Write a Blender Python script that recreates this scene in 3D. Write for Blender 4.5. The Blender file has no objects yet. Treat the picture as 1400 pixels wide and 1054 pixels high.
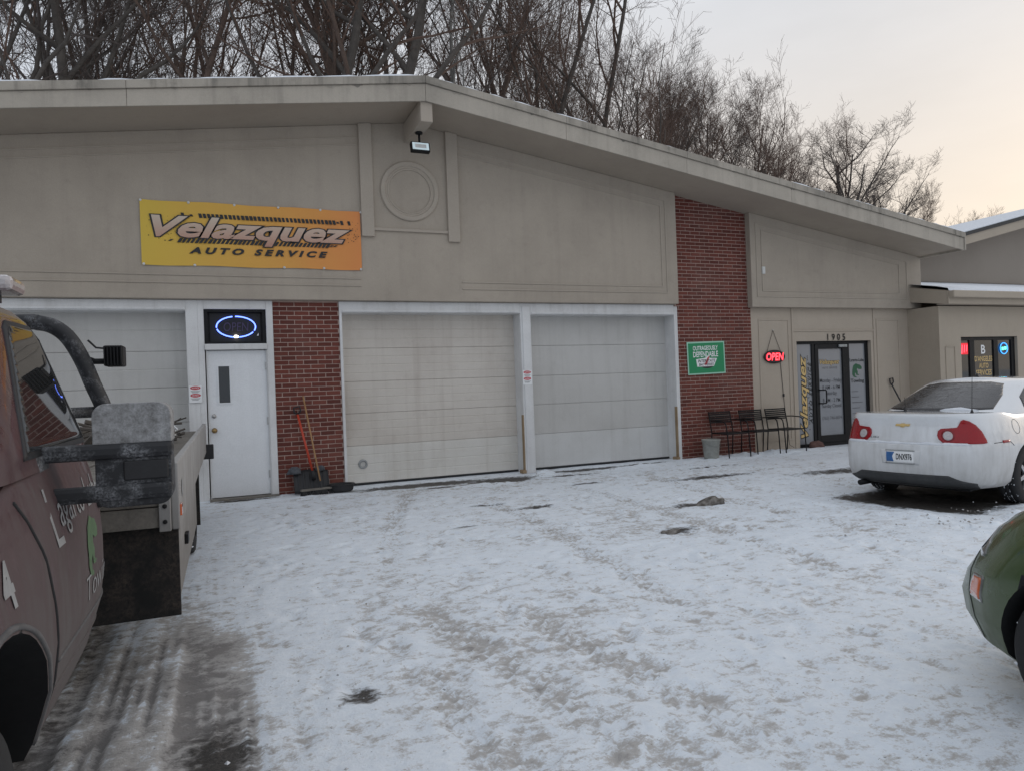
import bpy, bmesh, math, random
import numpy as np
from mathutils import Vector, Matrix
from mathutils.bvhtree import BVHTree
R = math.radians
sc = bpy.context.scene
col = sc.collection
random.seed(7)

# ------------------------------------------------------------------ camera, sky, sun, exposure
cam = bpy.data.cameras.new('camera'); camo = bpy.data.objects.new('camera', cam); col.objects.link(camo)
cam.sensor_width = 36.0; cam.lens = 36.0*980/1400; cam.clip_end = 2000; cam.clip_start = 0.05
yaw, pitch, roll = R(22.4016), R(-0.018), R(-2.1145)
fw = Vector((math.sin(yaw), math.cos(yaw), 0)); rt = Vector((math.cos(yaw), -math.sin(yaw), 0)); upv = Vector((0, 0, 1))
fw, upv = fw*math.cos(pitch)+upv*math.sin(pitch), upv*math.cos(pitch)-fw*math.sin(pitch)
rt, upv = rt*math.cos(roll)+upv*math.sin(roll), upv*math.cos(roll)-rt*math.sin(roll)
m3 = Matrix((rt, upv, -fw)).transposed()
camo.matrix_world = Matrix.Translation((0, 0, 1.483)) @ m3.to_4x4()
sc.camera = camo

SUN_AZ, SUN_EL = R(78), R(9)          # azimuth measured from +Y towards +X
w = bpy.data.worlds.new('World'); sc.world = w; w.use_nodes = True
nt = w.node_tree; nt.nodes.clear()
def wn(t, **k):
    n = nt.nodes.new(t)
    for a, b in k.items(): setattr(n, a, b)
    return n
wo = wn('ShaderNodeOutputWorld'); bg = wn('ShaderNodeBackground'); bg.inputs['Strength'].default_value = 0.1
sky = wn('ShaderNodeTexSky', sky_type='NISHITA'); sky.sun_disc = False
sky.sun_elevation = SUN_EL; sky.sun_rotation = SUN_AZ; sky.air_density = 1.2; sky.dust_density = 3.0
tc = wn('ShaderNodeTexCoord')
sep = wn('ShaderNodeSeparateXYZ'); nt.links.new(tc.outputs['Generated'], sep.inputs[0])
# thin overcast veil: cool grey overhead, warmer and brighter low down on the side where the sun is setting
dot = wn('ShaderNodeVectorMath', operation='DOT_PRODUCT'); nt.links.new(tc.outputs['Generated'], dot.inputs[0])
dot.inputs[1].default_value = (math.sin(SUN_AZ), math.cos(SUN_AZ), 0)
mr = wn('ShaderNodeMapRange'); mr.inputs[1].default_value = -0.35; mr.inputs[2].default_value = 0.95; mr.interpolation_type = 'SMOOTHSTEP'
nt.links.new(dot.outputs['Value'], mr.inputs[0])
az = wn('ShaderNodeValToRGB'); nt.links.new(mr.outputs[0], az.inputs[0])
az.color_ramp.elements[0].color = (0.54, 0.61, 0.71, 1); az.color_ramp.elements[1].color = (0.88, 0.765, 0.645, 1)
e_ = az.color_ramp.elements.new(0.62); e_.color = (0.80, 0.78, 0.765, 1)
mz = wn('ShaderNodeMapRange'); mz.inputs[1].default_value = 0.02; mz.inputs[2].default_value = 0.62; mz.interpolation_type = 'SMOOTHSTEP'
nt.links.new(sep.outputs[2], mz.inputs[0])
zr = wn('ShaderNodeMix', data_type='RGBA'); nt.links.new(mz.outputs[0], zr.inputs[0]); nt.links.new(az.outputs[0], zr.inputs[6])
zr.inputs[7].default_value = (0.67, 0.705, 0.765, 1)
cn = wn('ShaderNodeTexNoise'); cn.inputs['Scale'].default_value = 2.2; cn.inputs['Detail'].default_value = 5; cn.inputs['Roughness'].default_value = 0.55
cm = wn('ShaderNodeMapping'); cm.inputs['Scale'].default_value = (1, 1, 3.5); nt.links.new(tc.outputs['Generated'], cm.inputs[0]); nt.links.new(cm.outputs[0], cn.inputs[0])
cr = wn('ShaderNodeMapRange'); cr.inputs[1].default_value = 0.3; cr.inputs[2].default_value = 0.7; cr.inputs[3].default_value = 9.6; cr.inputs[4].default_value = 10.9
nt.links.new(cn.outputs[0], cr.inputs[0])
sc10 = wn('ShaderNodeVectorMath', operation='SCALE'); nt.links.new(zr.outputs[2], sc10.inputs[0]); nt.links.new(cr.outputs[0], sc10.inputs['Scale'])
mx = wn('ShaderNodeMix', data_type='RGBA'); mx.inputs[0].default_value = 0.90
nt.links.new(sky.outputs[0], mx.inputs[6]); nt.links.new(sc10.outputs[0], mx.inputs[7])
nt.links.new(mx.outputs[2], bg.inputs['Color']); nt.links.new(bg.outputs[0], wo.inputs[0])
sl = bpy.data.lights.new('sun', 'SUN'); sl.energy = 0.5; sl.angle = R(25); sl.color = (1, 0.9, 0.8)
so = bpy.data.objects.new('sun', sl); col.objects.link(so)
so.rotation_euler = Vector((-math.sin(SUN_AZ)*math.cos(SUN_EL), -math.cos(SUN_AZ)*math.cos(SUN_EL), -math.sin(SUN_EL))).to_track_quat('-Z', 'Y').to_euler()
so.location = (30, 10, 12)
sc.view_settings.view_transform = 'Standard'; sc.view_settings.look = 'None'
sc.view_settings.exposure = 0.15; sc.view_settings.gamma = 1.0; sc.view_settings.use_curve_mapping = False

# ------------------------------------------------------------------ materials
MAT = {}
class NG:
    """small node-graph helper"""
    def __init__(s, name):
        s.m = bpy.data.materials.new(name); s.m.use_nodes = True; s.t = s.m.node_tree
        s.b = s.t.nodes['Principled BSDF']; MAT[name] = s.m
    def n(s, t, **k):
        n = s.t.nodes.new(t)
        for a, b in k.items(): setattr(n, a, b)
        return n
    def l(s, a, b): s.t.links.new(a, b)
    def coord(s, kind='Object', scale=(1, 1, 1)):
        c = s.n('ShaderNodeTexCoord'); m = s.n('ShaderNodeMapping'); m.inputs['Scale'].default_value = scale
        s.l(c.outputs[kind], m.inputs[0]); return m.outputs[0]
    def pos(s, scale=(1, 1, 1)):
        c = s.n('ShaderNodeNewGeometry'); m = s.n('ShaderNodeMapping'); m.inputs['Scale'].default_value = scale
        s.l(c.outputs['Position'], m.inputs[0]); return m.outputs[0]
    def noise(s, vec, scale, detail=4, rough=0.6, dist=0.0):
        n = s.n('ShaderNodeTexNoise'); n.inputs['Scale'].default_value = scale; n.inputs['Detail'].default_value = detail
        n.inputs['Roughness'].default_value = rough; n.inputs['Distortion'].default_value = dist
        s.l(vec, n.inputs['Vector']); return n.outputs[0]
    def rng(s, v, a, b, c=0.0, d=1.0):
        n = s.n('ShaderNodeMapRange'); s.l(v, n.inputs[0])
        for i, x in enumerate((a, b, c, d)): n.inputs[i+1].default_value = x
        return n.outputs[0]
    def math(s, op, a, b=None):
        n = s.n('ShaderNodeMath', operation=op)
        for i, x in enumerate((a, b)):
            if x is None: continue
            if isinstance(x, (int, float)): n.inputs[i].default_value = x
            else: s.l(x, n.inputs[i])
        return n.outputs[0]
    def mix(s, f, a, b):
        n = s.n('ShaderNodeMix', data_type='RGBA')
        for i, x in ((0, f), (6, a), (7, b)):
            if isinstance(x, tuple): n.inputs[i].default_value = x if len(x) == 4 else (*x, 1)
            elif isinstance(x, (int, float)): n.inputs[i].default_value = x
            else: s.l(x, n.inputs[i])
        return n.outputs[2]
    def bump(s, h, strength=0.3, dist=0.01):
        n = s.n('ShaderNodeBump'); n.inputs['Strength'].default_value = strength; n.inputs['Distance'].default_value = dist
        s.l(h, n.inputs['Height']); s.l(n.outputs[0], s.b.inputs['Normal'])
    def out(s, c=None, rough=0.6, metal=0.0, spec=0.5, coat=0.0):
        if c is not None:
            if isinstance(c, tuple): s.b.inputs['Base Color'].default_value = (*c, 1)
            else: s.l(c, s.b.inputs['Base Color'])
        if isinstance(rough, (int, float)): s.b.inputs['Roughness'].default_value = rough
        else: s.l(rough, s.b.inputs['Roughness'])
        s.b.inputs['Metallic'].default_value = metal
        s.b.inputs['Specular IOR Level'].default_value = spec; s.b.inputs['Coat Weight'].default_value = coat
        return s.m

def simple(name, c, rough=0.6, metal=0.0, spec=0.5, var=0.18, scale=9, coat=0.0, bump=0.0):
    g = NG(name); v = g.pos()
    n = g.noise(v, scale, 5); n2 = g.noise(v, scale*7, 3)
    f = g.rng(g.math('ADD', n, g.math('MULTIPLY', n2, 0.5)), 0.45, 1.05)
    lo = tuple(x*(1-var) for x in c); hi = tuple(min(1, x*(1+var)) for x in c)
    g.out(g.mix(f, lo, hi), g.rng(n, 0.3, 0.7, max(0.02, rough-0.08), min(1, rough+0.08)), metal, spec, coat)
    if bump: g.bump(n2, bump, 0.01)
    return g.m
def emit(name, c, strength, base=(0.02, 0.02, 0.02)):
    g = NG(name); g.out(base, 0.4)
    g.b.inputs['Emission Color'].default_value = (*c, 1); g.b.inputs['Emission Strength'].default_value = strength
    return g.m

def stained(name, c, dirt, amt=0.5, rough=0.75, bump=0.25, grain=90, sk=0.55):
    """painted stucco or boards with blotches, run-down streaks and fine grain"""
    g = NG(name)
    blot = g.noise(g.pos(), 0.9, 6, 0.65); fine = g.noise(g.pos(), grain, 3)
    st = g.noise(g.pos((7, 7, 0.35)), 1.0, 5, 0.6); mid = g.noise(g.pos(), 5, 6, 0.7)
    f = g.math('MULTIPLY', g.rng(blot, 0.42, 0.75), 0.6)
    if sk: f = g.math('ADD', f, g.math('MULTIPLY', g.rng(st, 0.50, 0.78), sk))
    f = g.math('ADD', f, g.math('MULTIPLY', g.rng(mid, 0.55, 0.8), 0.4))
    f = g.math('MULTIPLY', f, amt)
    c1 = g.mix(f, c, dirt)
    c2 = g.mix(g.rng(fine, 0.3, 0.7), c1, g.mix(0.12, c1, (0, 0, 0)))
    g.out(c2, rough, spec=0.3)
    h = g.math('ADD', g.math('MULTIPLY', mid, 1.0), g.math('MULTIPLY', fine, 0.35))
    g.bump(h, bump, 0.006)
    return g.m

stained('stucco', (0.445, 0.385, 0.318), (0.285, 0.243, 0.20), 0.75, 0.85, bump=0.3, sk=0.25)
stained('stucco_trim', (0.455, 0.395, 0.328), (0.30, 0.257, 0.213), 0.5, 0.8, sk=0.2)
stained('stucco_light', (0.475, 0.405, 0.33), (0.32, 0.27, 0.22), 0.4, 0.85, bump=0.3, sk=0.25)
stained('soffit_paint', (0.42, 0.36, 0.295), (0.24, 0.20, 0.165), 0.55, 0.8, sk=0.0)
stained('fascia_paint', (0.47, 0.42, 0.355), (0.13, 0.118, 0.10), 0.55, 0.75, sk=0.5)
stained('fascia_weathered', (0.44, 0.395, 0.335), (0.085, 0.08, 0.07), 0.95, 0.8, sk=0.6)
stained('white_trim', (0.74, 0.735, 0.73), (0.36, 0.34, 0.32), 0.6, 0.6)
stained('white_door', (0.80, 0.81, 0.825), (0.42, 0.42, 0.42), 0.4, 0.45, bump=0.1, sk=0.3)
stained('panel_grey', (0.56, 0.545, 0.52), (0.36, 0.345, 0.32), 0.6, 0.5, bump=0.12)
stained('panel_grey_pale', (0.63, 0.625, 0.61), (0.40, 0.38, 0.35), 0.6, 0.5, bump=0.12)
stained('panel_cream', (0.64, 0.59, 0.53), (0.42, 0.36, 0.31), 0.75, 0.55, bump=0.12)
stained('panel_pale', (0.70, 0.67, 0.62), (0.42, 0.37, 0.31), 0.6, 0.5, bump=0.12)
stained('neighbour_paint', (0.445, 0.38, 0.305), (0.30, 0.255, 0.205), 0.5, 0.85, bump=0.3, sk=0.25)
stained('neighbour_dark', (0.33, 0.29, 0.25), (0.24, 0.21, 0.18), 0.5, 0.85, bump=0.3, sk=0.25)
stained('rusty_yellow', (0.36, 0.27, 0.17), (0.17, 0.085, 0.04), 1.0, 0.8)
simple('mortar', (0.47, 0.345, 0.295), 0.95, var=0.2, scale=30, bump=0.4)
g = NG('brick')
oi = g.n('ShaderNodeObjectInfo'); ge = g.n('ShaderNodeNewGeometry')
rnd = g.math('FRACT', g.math('ADD', oi.outputs['Random'], g.math('MULTIPLY', ge.outputs['Random Per Island'], 7.31)))
bc = g.n('ShaderNodeValToRGB'); g.l(rnd, bc.inputs[0])
bc.color_ramp.elements[0].color = (0.115, 0.032, 0.024, 1); bc.color_ramp.elements[1].color = (0.205, 0.060, 0.043, 1)
e_ = bc.color_ramp.elements.new(0.5); e_.color = (0.158, 0.044, 0.032, 1)
bn = g.noise(g.pos(), 120, 4); bl = g.noise(g.pos(), 1.1, 5)
c1 = g.mix(g.rng(bn, 0.35, 0.75, 0, 0.5), bc.outputs[0], (0.06, 0.028, 0.024))
g.out(g.mix(g.rng(bl, 0.5, 0.8, 0, 0.3), c1, (0.22, 0.15, 0.13)), 0.85, spec=0.3); g.bump(bn, 0.4, 0.003)

simple('black_metal', (0.009, 0.009, 0.010), 0.5, 0.0, 0.25, scale=20)
simple('black_plastic', (0.018, 0.018, 0.020), 0.6, scale=14, var=0.35)
simple('dark_void', (0.006, 0.006, 0.007), 0.9)
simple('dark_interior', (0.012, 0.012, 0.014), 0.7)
simple('steel', (0.42, 0.41, 0.40), 0.35, 0.9)
simple('brass', (0.30, 0.20, 0.09), 0.35, 0.9)
simple('alloy', (0.42, 0.43, 0.45), 0.35, 0.8)
simple('galvanised', (0.33, 0.34, 0.34), 0.5, 0.4, scale=6, var=0.25)
simple('rubber', (0.016, 0.016, 0.017), 0.85, var=0.4, scale=30)
simple('shingle', (0.065, 0.062, 0.060), 0.95, var=0.3, scale=25, bump=0.5)
simple('wood', (0.36, 0.20, 0.09), 0.6, scale=16, var=0.25)
simple('grey_wood', (0.17, 0.155, 0.135), 0.85, scale=9, var=0.4, bump=0.3)
simple('orange_fibreglass', (0.50, 0.055, 0.025), 0.4)
simple('white_print', (0.80, 0.80, 0.80), 0.5, var=0.04)
simple('dirty_white_print', (0.27, 0.275, 0.28), 0.6, var=0.2, scale=20)
simple('black_print', (0.012, 0.012, 0.014), 0.5)
simple('grey_print', (0.045, 0.045, 0.05), 0.6)
simple('faint_print', (0.11, 0.112, 0.12), 0.6)
simple('red_print', (0.50, 0.035, 0.05), 0.5)
simple('green_print', (0.0, 0.235, 0.085), 0.45, var=0.06)
simple('pale_green_print', (0.35, 0.62, 0.48), 0.5, var=0.06)
simple('lizard_green', (0.02, 0.10, 0.045), 0.5)
simple('dusty_green', (0.075, 0.135, 0.065), 0.7, var=0.35, scale=25)
simple('gold_print', (0.62, 0.43, 0.17), 0.4, var=0.2, scale=3)
simple('blue_print', (0.03, 0.12, 0.32), 0.4)
simple('red_lens', (0.30, 0.007, 0.012), 0.2, spec=0.35, var=0.15, coat=0.25)
simple('dark_red_lens', (0.20, 0.006, 0.010), 0.2, spec=0.35, var=0.12, coat=0.25)
simple('orange_lens', (0.60, 0.12, 0.03), 0.15, var=0.1, coat=1.0)
simple('clear_lens', (0.46, 0.42, 0.42), 0.1, var=0.25, scale=60, coat=1.0)
simple('headlamp_lens', (0.12, 0.12, 0.115), 0.06, var=0.3, scale=12, coat=1.0)
simple('arch_grey', (0.10, 0.098, 0.10), 0.7, var=0.35, scale=14)
simple('seam', (0.02, 0.02, 0.022), 0.8)
simple('white_sensor', (0.62, 0.62, 0.60), 0.5)
simple('bark', (0.085, 0.073, 0.063), 0.95, var=0.45, scale=3.5, bump=0.6)
simple('bark_reddish', (0.105, 0.072, 0.056), 0.95, var=0.45, scale=3.5, bump=0.6)
simple('bark_pale', (0.19, 0.18, 0.165), 0.9, var=0.5, scale=2.0, bump=0.4)
simple('twig', (0.085, 0.068, 0.060), 0.95, var=0.3)
simple('twig_reddish', (0.115, 0.074, 0.056), 0.95, var=0.3)
simple('dead_leaf', (0.12, 0.058, 0.034), 0.9, var=0.5, scale=5)
simple('hill_soil', (0.20, 0.17, 0.15), 0.95, var=0.5, scale=0.8)
simple('rock', (0.12, 0.065, 0.055), 0.9, var=0.4, scale=25, bump=0.6)
simple('bucket_grey', (0.30, 0.30, 0.275), 0.65, var=0.3, scale=10)
simple('grey_rag', (0.085, 0.09, 0.10), 0.9, var=0.5, scale=22, bump=0.5)

# clean snow (roofs, ledges)
g = NG('snow'); n = g.noise(g.pos(), 14, 6); n2 = g.noise(g.pos(), 90, 3)
g.out(g.mix(g.rng(n, 0.35, 0.75), (0.70, 0.73, 0.78), (0.82, 0.84, 0.87)), 0.75, spec=0.3); g.bump(g.math('ADD', n, g.math('MULTIPLY', n2, .2)), 0.4, 0.012)
g = NG('clod'); n = g.noise(g.pos(), 4, 3); g.out(g.mix(g.rng(n, 0.4, 0.6), (0.30, 0.28, 0.26), (0.66, 0.68, 0.71)), 0.8)
g = NG('dirty_ice'); n = g.noise(g.pos(), 16, 6); n2 = g.noise(g.pos(), 60, 4)
g.out(g.mix(g.rng(n, 0.38, 0.66), (0.07, 0.06, 0.05), (0.26, 0.24, 0.22)), 0.7, spec=0.3); g.bump(g.math('ADD', n, n2), 0.5, 0.01)

# trodden snow of the yard
g = NG('trodden_snow')
at = g.n('ShaderNodeAttribute'); at.attribute_name = 'dirt'; aa = g.n('ShaderNodeAttribute'); aa.attribute_name = 'bare'
ah = g.n('ShaderNodeAttribute'); ah.attribute_name = 'relief'
p1 = g.pos(); pS = g.pos((1.0, 1.7, 1.0))
n1 = g.noise(pS, 2.6, 8, 0.72, 0.4); n2 = g.noise(p1, 19, 6, 0.7, 0.15); n3 = g.noise(p1, 85, 4, 0.7); n4 = g.noise(pS, 7, 7, 0.72, 0.25)
f = g.math('ADD', at.outputs['Fac'], g.math('MULTIPLY', g.math('SUBTRACT', n1, 0.5), 0.8))
f = g.math('ADD', f, g.math('MULTIPLY', g.math('SUBTRACT', n4, 0.5), 1.7))
f = g.math('ADD', f, g.math('MULTIPLY', g.math('SUBTRACT', n2, 0.5), 1.5))
f = g.math('ADD', f, g.math('MULTIPLY', g.math('SUBTRACT', n3, 0.5), 0.8))
f = g.math('SUBTRACT', f, g.math('MULTIPLY', ah.outputs['Fac'], 0.35))
dirtf = g.rng(f, 0.26, 0.60)
sn = g.mix(g.rng(n2, 0.3, 0.7), (0.72, 0.775, 0.84), (0.84, 0.885, 0.93))
ds = g.mix(g.rng(n3, 0.3, 0.7), (0.33, 0.305, 0.28), (0.50, 0.475, 0.45))
ds = g.mix(g.rng(f, 0.75, 1.15), ds, (0.17, 0.15, 0.135))
c = g.mix(g.math('MULTIPLY', dirtf, 0.9), sn, ds)
b = g.math('ADD', aa.outputs['Fac'], g.math('MULTIPLY', g.math('SUBTRACT', n4, 0.5), 1.1))
b = g.math('ADD', b, g.math('MULTIPLY', g.math('SUBTRACT', n2, 0.5), 0.9))
bf = g.rng(b, 0.42, 0.78)
c = g.mix(bf, c, g.mix(g.rng(n3, 0.35, 0.7), (0.035, 0.033, 0.031), (0.095, 0.085, 0.076)))
# specks of grit
sp = g.noise(p1, 46, 2, 0.5); c = g.mix(g.rng(sp, 0.70, 0.76, 0, 0.75), c, (0.10, 0.09, 0.08))
rg = g.rng(bf, 0, 1, 0.62, 0.5)
g.out(c, rg, spec=0.35)
h = g.math('ADD', g.math('MULTIPLY', n2, 1.0), g.math('MULTIPLY', n3, 0.25)); h = g.math('ADD', h, g.math('MULTIPLY', n4, 1.6))
g.bump(h, 0.7, 0.012)

# car paints with road grime
def paint(name, c, grime, zlo, zhi, rough=0.25, metal=0.0, amt=0.8, coat=0.5):
    g = NG(name); ge = g.n('ShaderNodeNewGeometry'); s = g.n('ShaderNodeSeparateXYZ'); g.l(ge.outputs['Position'], s.inputs[0])
    n = g.noise(g.pos(), 3.5, 6, 0.65); st = g.noise(g.pos((14, 14, 1.0)), 1.3, 5); fn = g.noise(g.pos(), 110, 3)
    f = g.rng(s.outputs[2], zlo, zhi, 1.0, 0.0)
    f = g.math('ADD', f, g.math('MULTIPLY', g.math('SUBTRACT', n, 0.5), 0.9)); f = g.math('ADD', f, g.math('MULTIPLY', g.math('SUBTRACT', st, 0.5), 0.9))
    f = g.math('ADD', f, g.math('MULTIPLY', g.math('SUBTRACT', fn, 0.5), 0.15))
    f = g.rng(f, 0.1, 1.0, 0.0, amt)
    g.out(g.mix(f, c, grime), g.rng(f, 0, 0.6, rough, 0.8), metal, 0.5, 0)
    g.l(g.rng(f, 0, 0.5, coat, 0.0), g.b.inputs['Coat Weight'])
    return g.m
paint('white_paint', (0.72, 0.73, 0.745), (0.38, 0.365, 0.345), 0.1, 1.0, 0.18, amt=0.75, coat=1.0)
paint('maroon_paint', (0.055, 0.012, 0.018), (0.100, 0.089, 0.087), 0.6, 1.75, 0.2, amt=0.97, coat=0.8)
paint('green_paint', (0.050, 0.080, 0.028), (0.10, 0.11, 0.075), 0.05, 0.65, 0.25, amt=0.5)
paint('valance_black', (0.018, 0.019, 0.021), (0.12, 0.12, 0.12), 0.0, 0.9, 0.6, amt=0.45, coat=0.0)
g = NG('salted_black'); n = g.noise(g.pos(), 9, 6, 0.7); n2 = g.noise(g.pos(), 150, 3); f = g.math('MULTIPLY', g.rng(n, 0.48, 0.72), g.rng(n2, 0.35, 0.65))
g.out(g.mix(f, (0.016, 0.017, 0.020), (0.30, 0.31, 0.33)), 0.6); g.bump(n2, 0.2, 0.002)
paint('bed_white', (0.34, 0.335, 0.33), (0.15, 0.135, 0.12), 0.55, 1.3, 0.6, amt=0.8, coat=0.0)
g = NG('muddy_black'); n = g.noise(g.pos(), 7, 7, 0.75, 0.6); n2 = g.noise(g.pos(), 60, 4)
g.out(g.mix(g.math('MULTIPLY', g.rng(n, 0.40, 0.72), g.rng(n2, 0.3, 0.6)), (0.007, 0.007, 0.007), (0.062, 0.046, 0.037)), 0.85); g.bump(n2, 0.5, 0.006)
g = NG('frosted_shell'); n = g.noise(g.pos(), 26, 6, 0.7); n2 = g.noise(g.pos(), 140, 3)
g.out(g.mix(g.rng(g.math('ADD', n, g.math('MULTIPLY', n2, 0.4)), 0.5, 0.95), (0.13, 0.128, 0.125), (0.40, 0.405, 0.415)), 0.7); g.bump(n2, 0.4, 0.004)
def glass(name, c, rough=0.03, frost=0.0):
    g = NG(name); n = g.noise(g.pos((1, 1, 3)), 9, 6, 0.7, 1.5)
    if frost: g.out(g.mix(g.rng(n, 0.35, 0.8, 0, frost), c, (0.42, 0.41, 0.42)), g.rng(n, 0.35, 0.8, rough, 0.6), spec=0.6)
    else: g.out(c, rough, spec=0.7)
    return g.m
glass('car_glass', (0.012, 0.012, 0.014)); glass('frosty_glass', (0.016, 0.014, 0.015), 0.08, 0.10); glass('shop_glass', (0.018, 0.019, 0.020), 0.04)
glass('truck_glass', (0.020, 0.021, 0.022), 0.02)
g = NG('film_glass'); n = g.noise(g.pos(), 3, 4)
g.out(g.mix(n, (0.215, 0.22, 0.235), (0.265, 0.27, 0.285)), 0.12, spec=0.6)
# banner print: yellow running to orange
g = NG('banner_print'); co = g.n('ShaderNodeTexCoord'); s = g.n('ShaderNodeSeparateXYZ'); g.l(co.outputs['Generated'], s.inputs[0])
rp = g.n('ShaderNodeValToRGB'); n = g.noise(g.pos(), 0.9, 3); g.l(g.math('ADD', s.outputs[0], g.math('MULTIPLY', g.math('SUBTRACT', n, 0.5), 0.25)), rp.inputs[0])
rp.color_ramp.elements[0].color = (0.66, 0.45, 0.05, 1); rp.color_ramp.elements[1].color = (0.70, 0.24, 0.06, 1)
e_ = rp.color_ramp.elements.new(0.45); e_.color = (0.68, 0.36, 0.055, 1)
g.out(rp.outputs[0], 0.45)
g = NG('banner_letter'); co = g.n('ShaderNodeTexCoord'); s = g.n('ShaderNodeSeparateXYZ'); g.l(co.outputs['Generated'], s.inputs[0])
g.out(g.mix(s.outputs[2], (0.46, 0.23, 0.16), (0.58, 0.48, 0.38)), 0.5)
emit('neon_blue', (0.13, 0.22, 1.0), 3.6); emit('neon_violet', (0.12, 0.06, 0.4), 0.10); emit('bulb_white', (1.0, 0.93, 0.85), 9.0)
emit('led_red', (1.0, 0.05, 0.07), 3.2); emit('sign_red_glow', (0.8, 0.0, 0.02), 0.9); emit('sign_blue', (0.05, 0.35, 1.0), 2.2); emit('sign_green', (0.15, 1.0, 0.6), 2.0)
emit('flood_lens', (0.75, 0.95, 1.0), 0.25, (0.55, 0.62, 0.65))

# ------------------------------------------------------------------ mesh helpers
class MB:
    def __init__(s): s.v = []; s.f = []
    def add(s, vs, fs, M=None):
        o = len(s.v)
        s.v += [tuple(M @ Vector(p)) if M is not None else tuple(p) for p in vs]
        s.f += [tuple(i+o for i in f) for f in fs]; return s
    def box(s, x0, x1, y0, y1, z0, z1, M=None):
        return s.add([(x0, y0, z0), (x1, y0, z0), (x1, y1, z0), (x0, y1, z0), (x0, y0, z1), (x1, y0, z1), (x1, y1, z1), (x0, y1, z1)],
                     [(0, 3, 2, 1), (4, 5, 6, 7), (0, 1, 5, 4), (1, 2, 6, 5), (2, 3, 7, 6), (3, 0, 4, 7)], M)
    def prism(s, pts, y0, y1, M=None):
        """polygon in the XZ plane (counter-clockwise seen from -Y) pushed from y0 to y1"""
        n = len(pts)
        v = [(x, y0, z) for x, z in pts]+[(x, y1, z) for x, z in pts]
        f = [tuple(range(n)), tuple(range(2*n-1, n-1, -1))]+[(i, i+n, (i+1) % n+n, (i+1) % n) for i in range(n)]
        return s.add(v, f, M)
    def tube(s, path, r, n=8, cap=True, M=None, flat=1.0):
        path = [Vector(p) for p in path]; k = len(path)
        rr = r if isinstance(r, (list, tuple)) else [r]*k
        v = []; prev = None
        for i, p in enumerate(path):
            d = (path[min(i+1, k-1)]-path[max(i-1, 0)]).normalized()
            if prev is None:
                a = d.orthogonal().normalized() if abs(d.z) > 0.9 else d.cross(Vector((0, 0, 1))).normalized()
            else: a = (prev-d*prev.dot(d)).normalized()
            prev = a; b = d.cross(a)
            for j in range(n):
                t = 2*math.pi*j/n; v.append(p+a*(math.cos(t)*rr[i])+b*(math.sin(t)*rr[i]*flat))
        f = [(i*n+j, i*n+(j+1) % n, (i+1)*n+(j+1) % n, (i+1)*n+j) for i in range(k-1) for j in range(n)]
        if cap: f += [tuple(range(n-1, -1, -1)), tuple((k-1)*n+j for j in range(n))]
        return s.add(v, f, M)
    def lathe(s, prof, c, axis='Z', n=24, M=None):
        """profile of (radius, height) about an axis through c"""
        v = []; f = []
        for i, (r, h) in enumerate(prof):
            for j in range(n):
                t = 2*math.pi*j/n; a, b = r*math.cos(t), r*math.sin(t)
                q = {'Z': (a, b, h), 'Y': (a, h, -b), 'X': (h, a, b)}[axis]
                v.append((c[0]+q[0], c[1]+q[1], c[2]+q[2]))
        m = len(prof)
        f = [(i*n+j, i*n+(j+1) % n, (i+1)*n+(j+1) % n, (i+1)*n+j) for i in range(m-1) for j in range(n)]
        return s.add(v, f, M)
    def build(s, name, mat, parent=None, smooth=False, bevel=0.0, world=True, recalc=True):
        me = bpy.data.meshes.new(name)
        off = woff(parent) if world else Vector((0, 0, 0))
        me.from_pydata([(x-off.x, y-off.y, z-off.z) for x, y, z in s.v], [], s.f)
        if recalc:
            bm = bmesh.new(); bm.from_mesh(me); bmesh.ops.recalc_face_normals(bm, faces=bm.faces); bm.to_mesh(me); bm.free()
        me.materials.append(MAT[mat])
        if smooth: me.polygons.foreach_set('use_smooth', [True]*len(me.polygons))
        o = bpy.data.objects.new(name, me); col.objects.link(o)
        if parent: o.parent = parent
        if bevel:
            b = o.modifiers.new('edge', 'BEVEL'); b.width = bevel; b.segments = 2; b.limit_method = 'ANGLE'; b.angle_limit = R(40)
        return o
def woff(p):
    v = Vector((0, 0, 0))
    while p is not None: v += p.location; p = p.parent
    return v
def tag(o, label, cat=None, group=None, kind=None):
    o['label'] = label
    if cat: o['category'] = cat
    if group: o['group'] = group
    if kind: o['kind'] = kind
    return o
def thing(name, label, cat, loc=(0, 0, 0), rz=0.0, group=None):
    o = bpy.data.objects.new(name, None); col.objects.link(o); o.empty_display_size = 0.2
    o.location = loc; o.rotation_euler = (0, 0, rz); return tag(o, label, cat, group)
def copy_tree(o, parent=None):
    c = o.copy(); col.objects.link(c); c.parent = parent
    for ch in [x for x in bpy.data.objects if x.parent == o]: copy_tree(ch, c)
    return c
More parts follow.
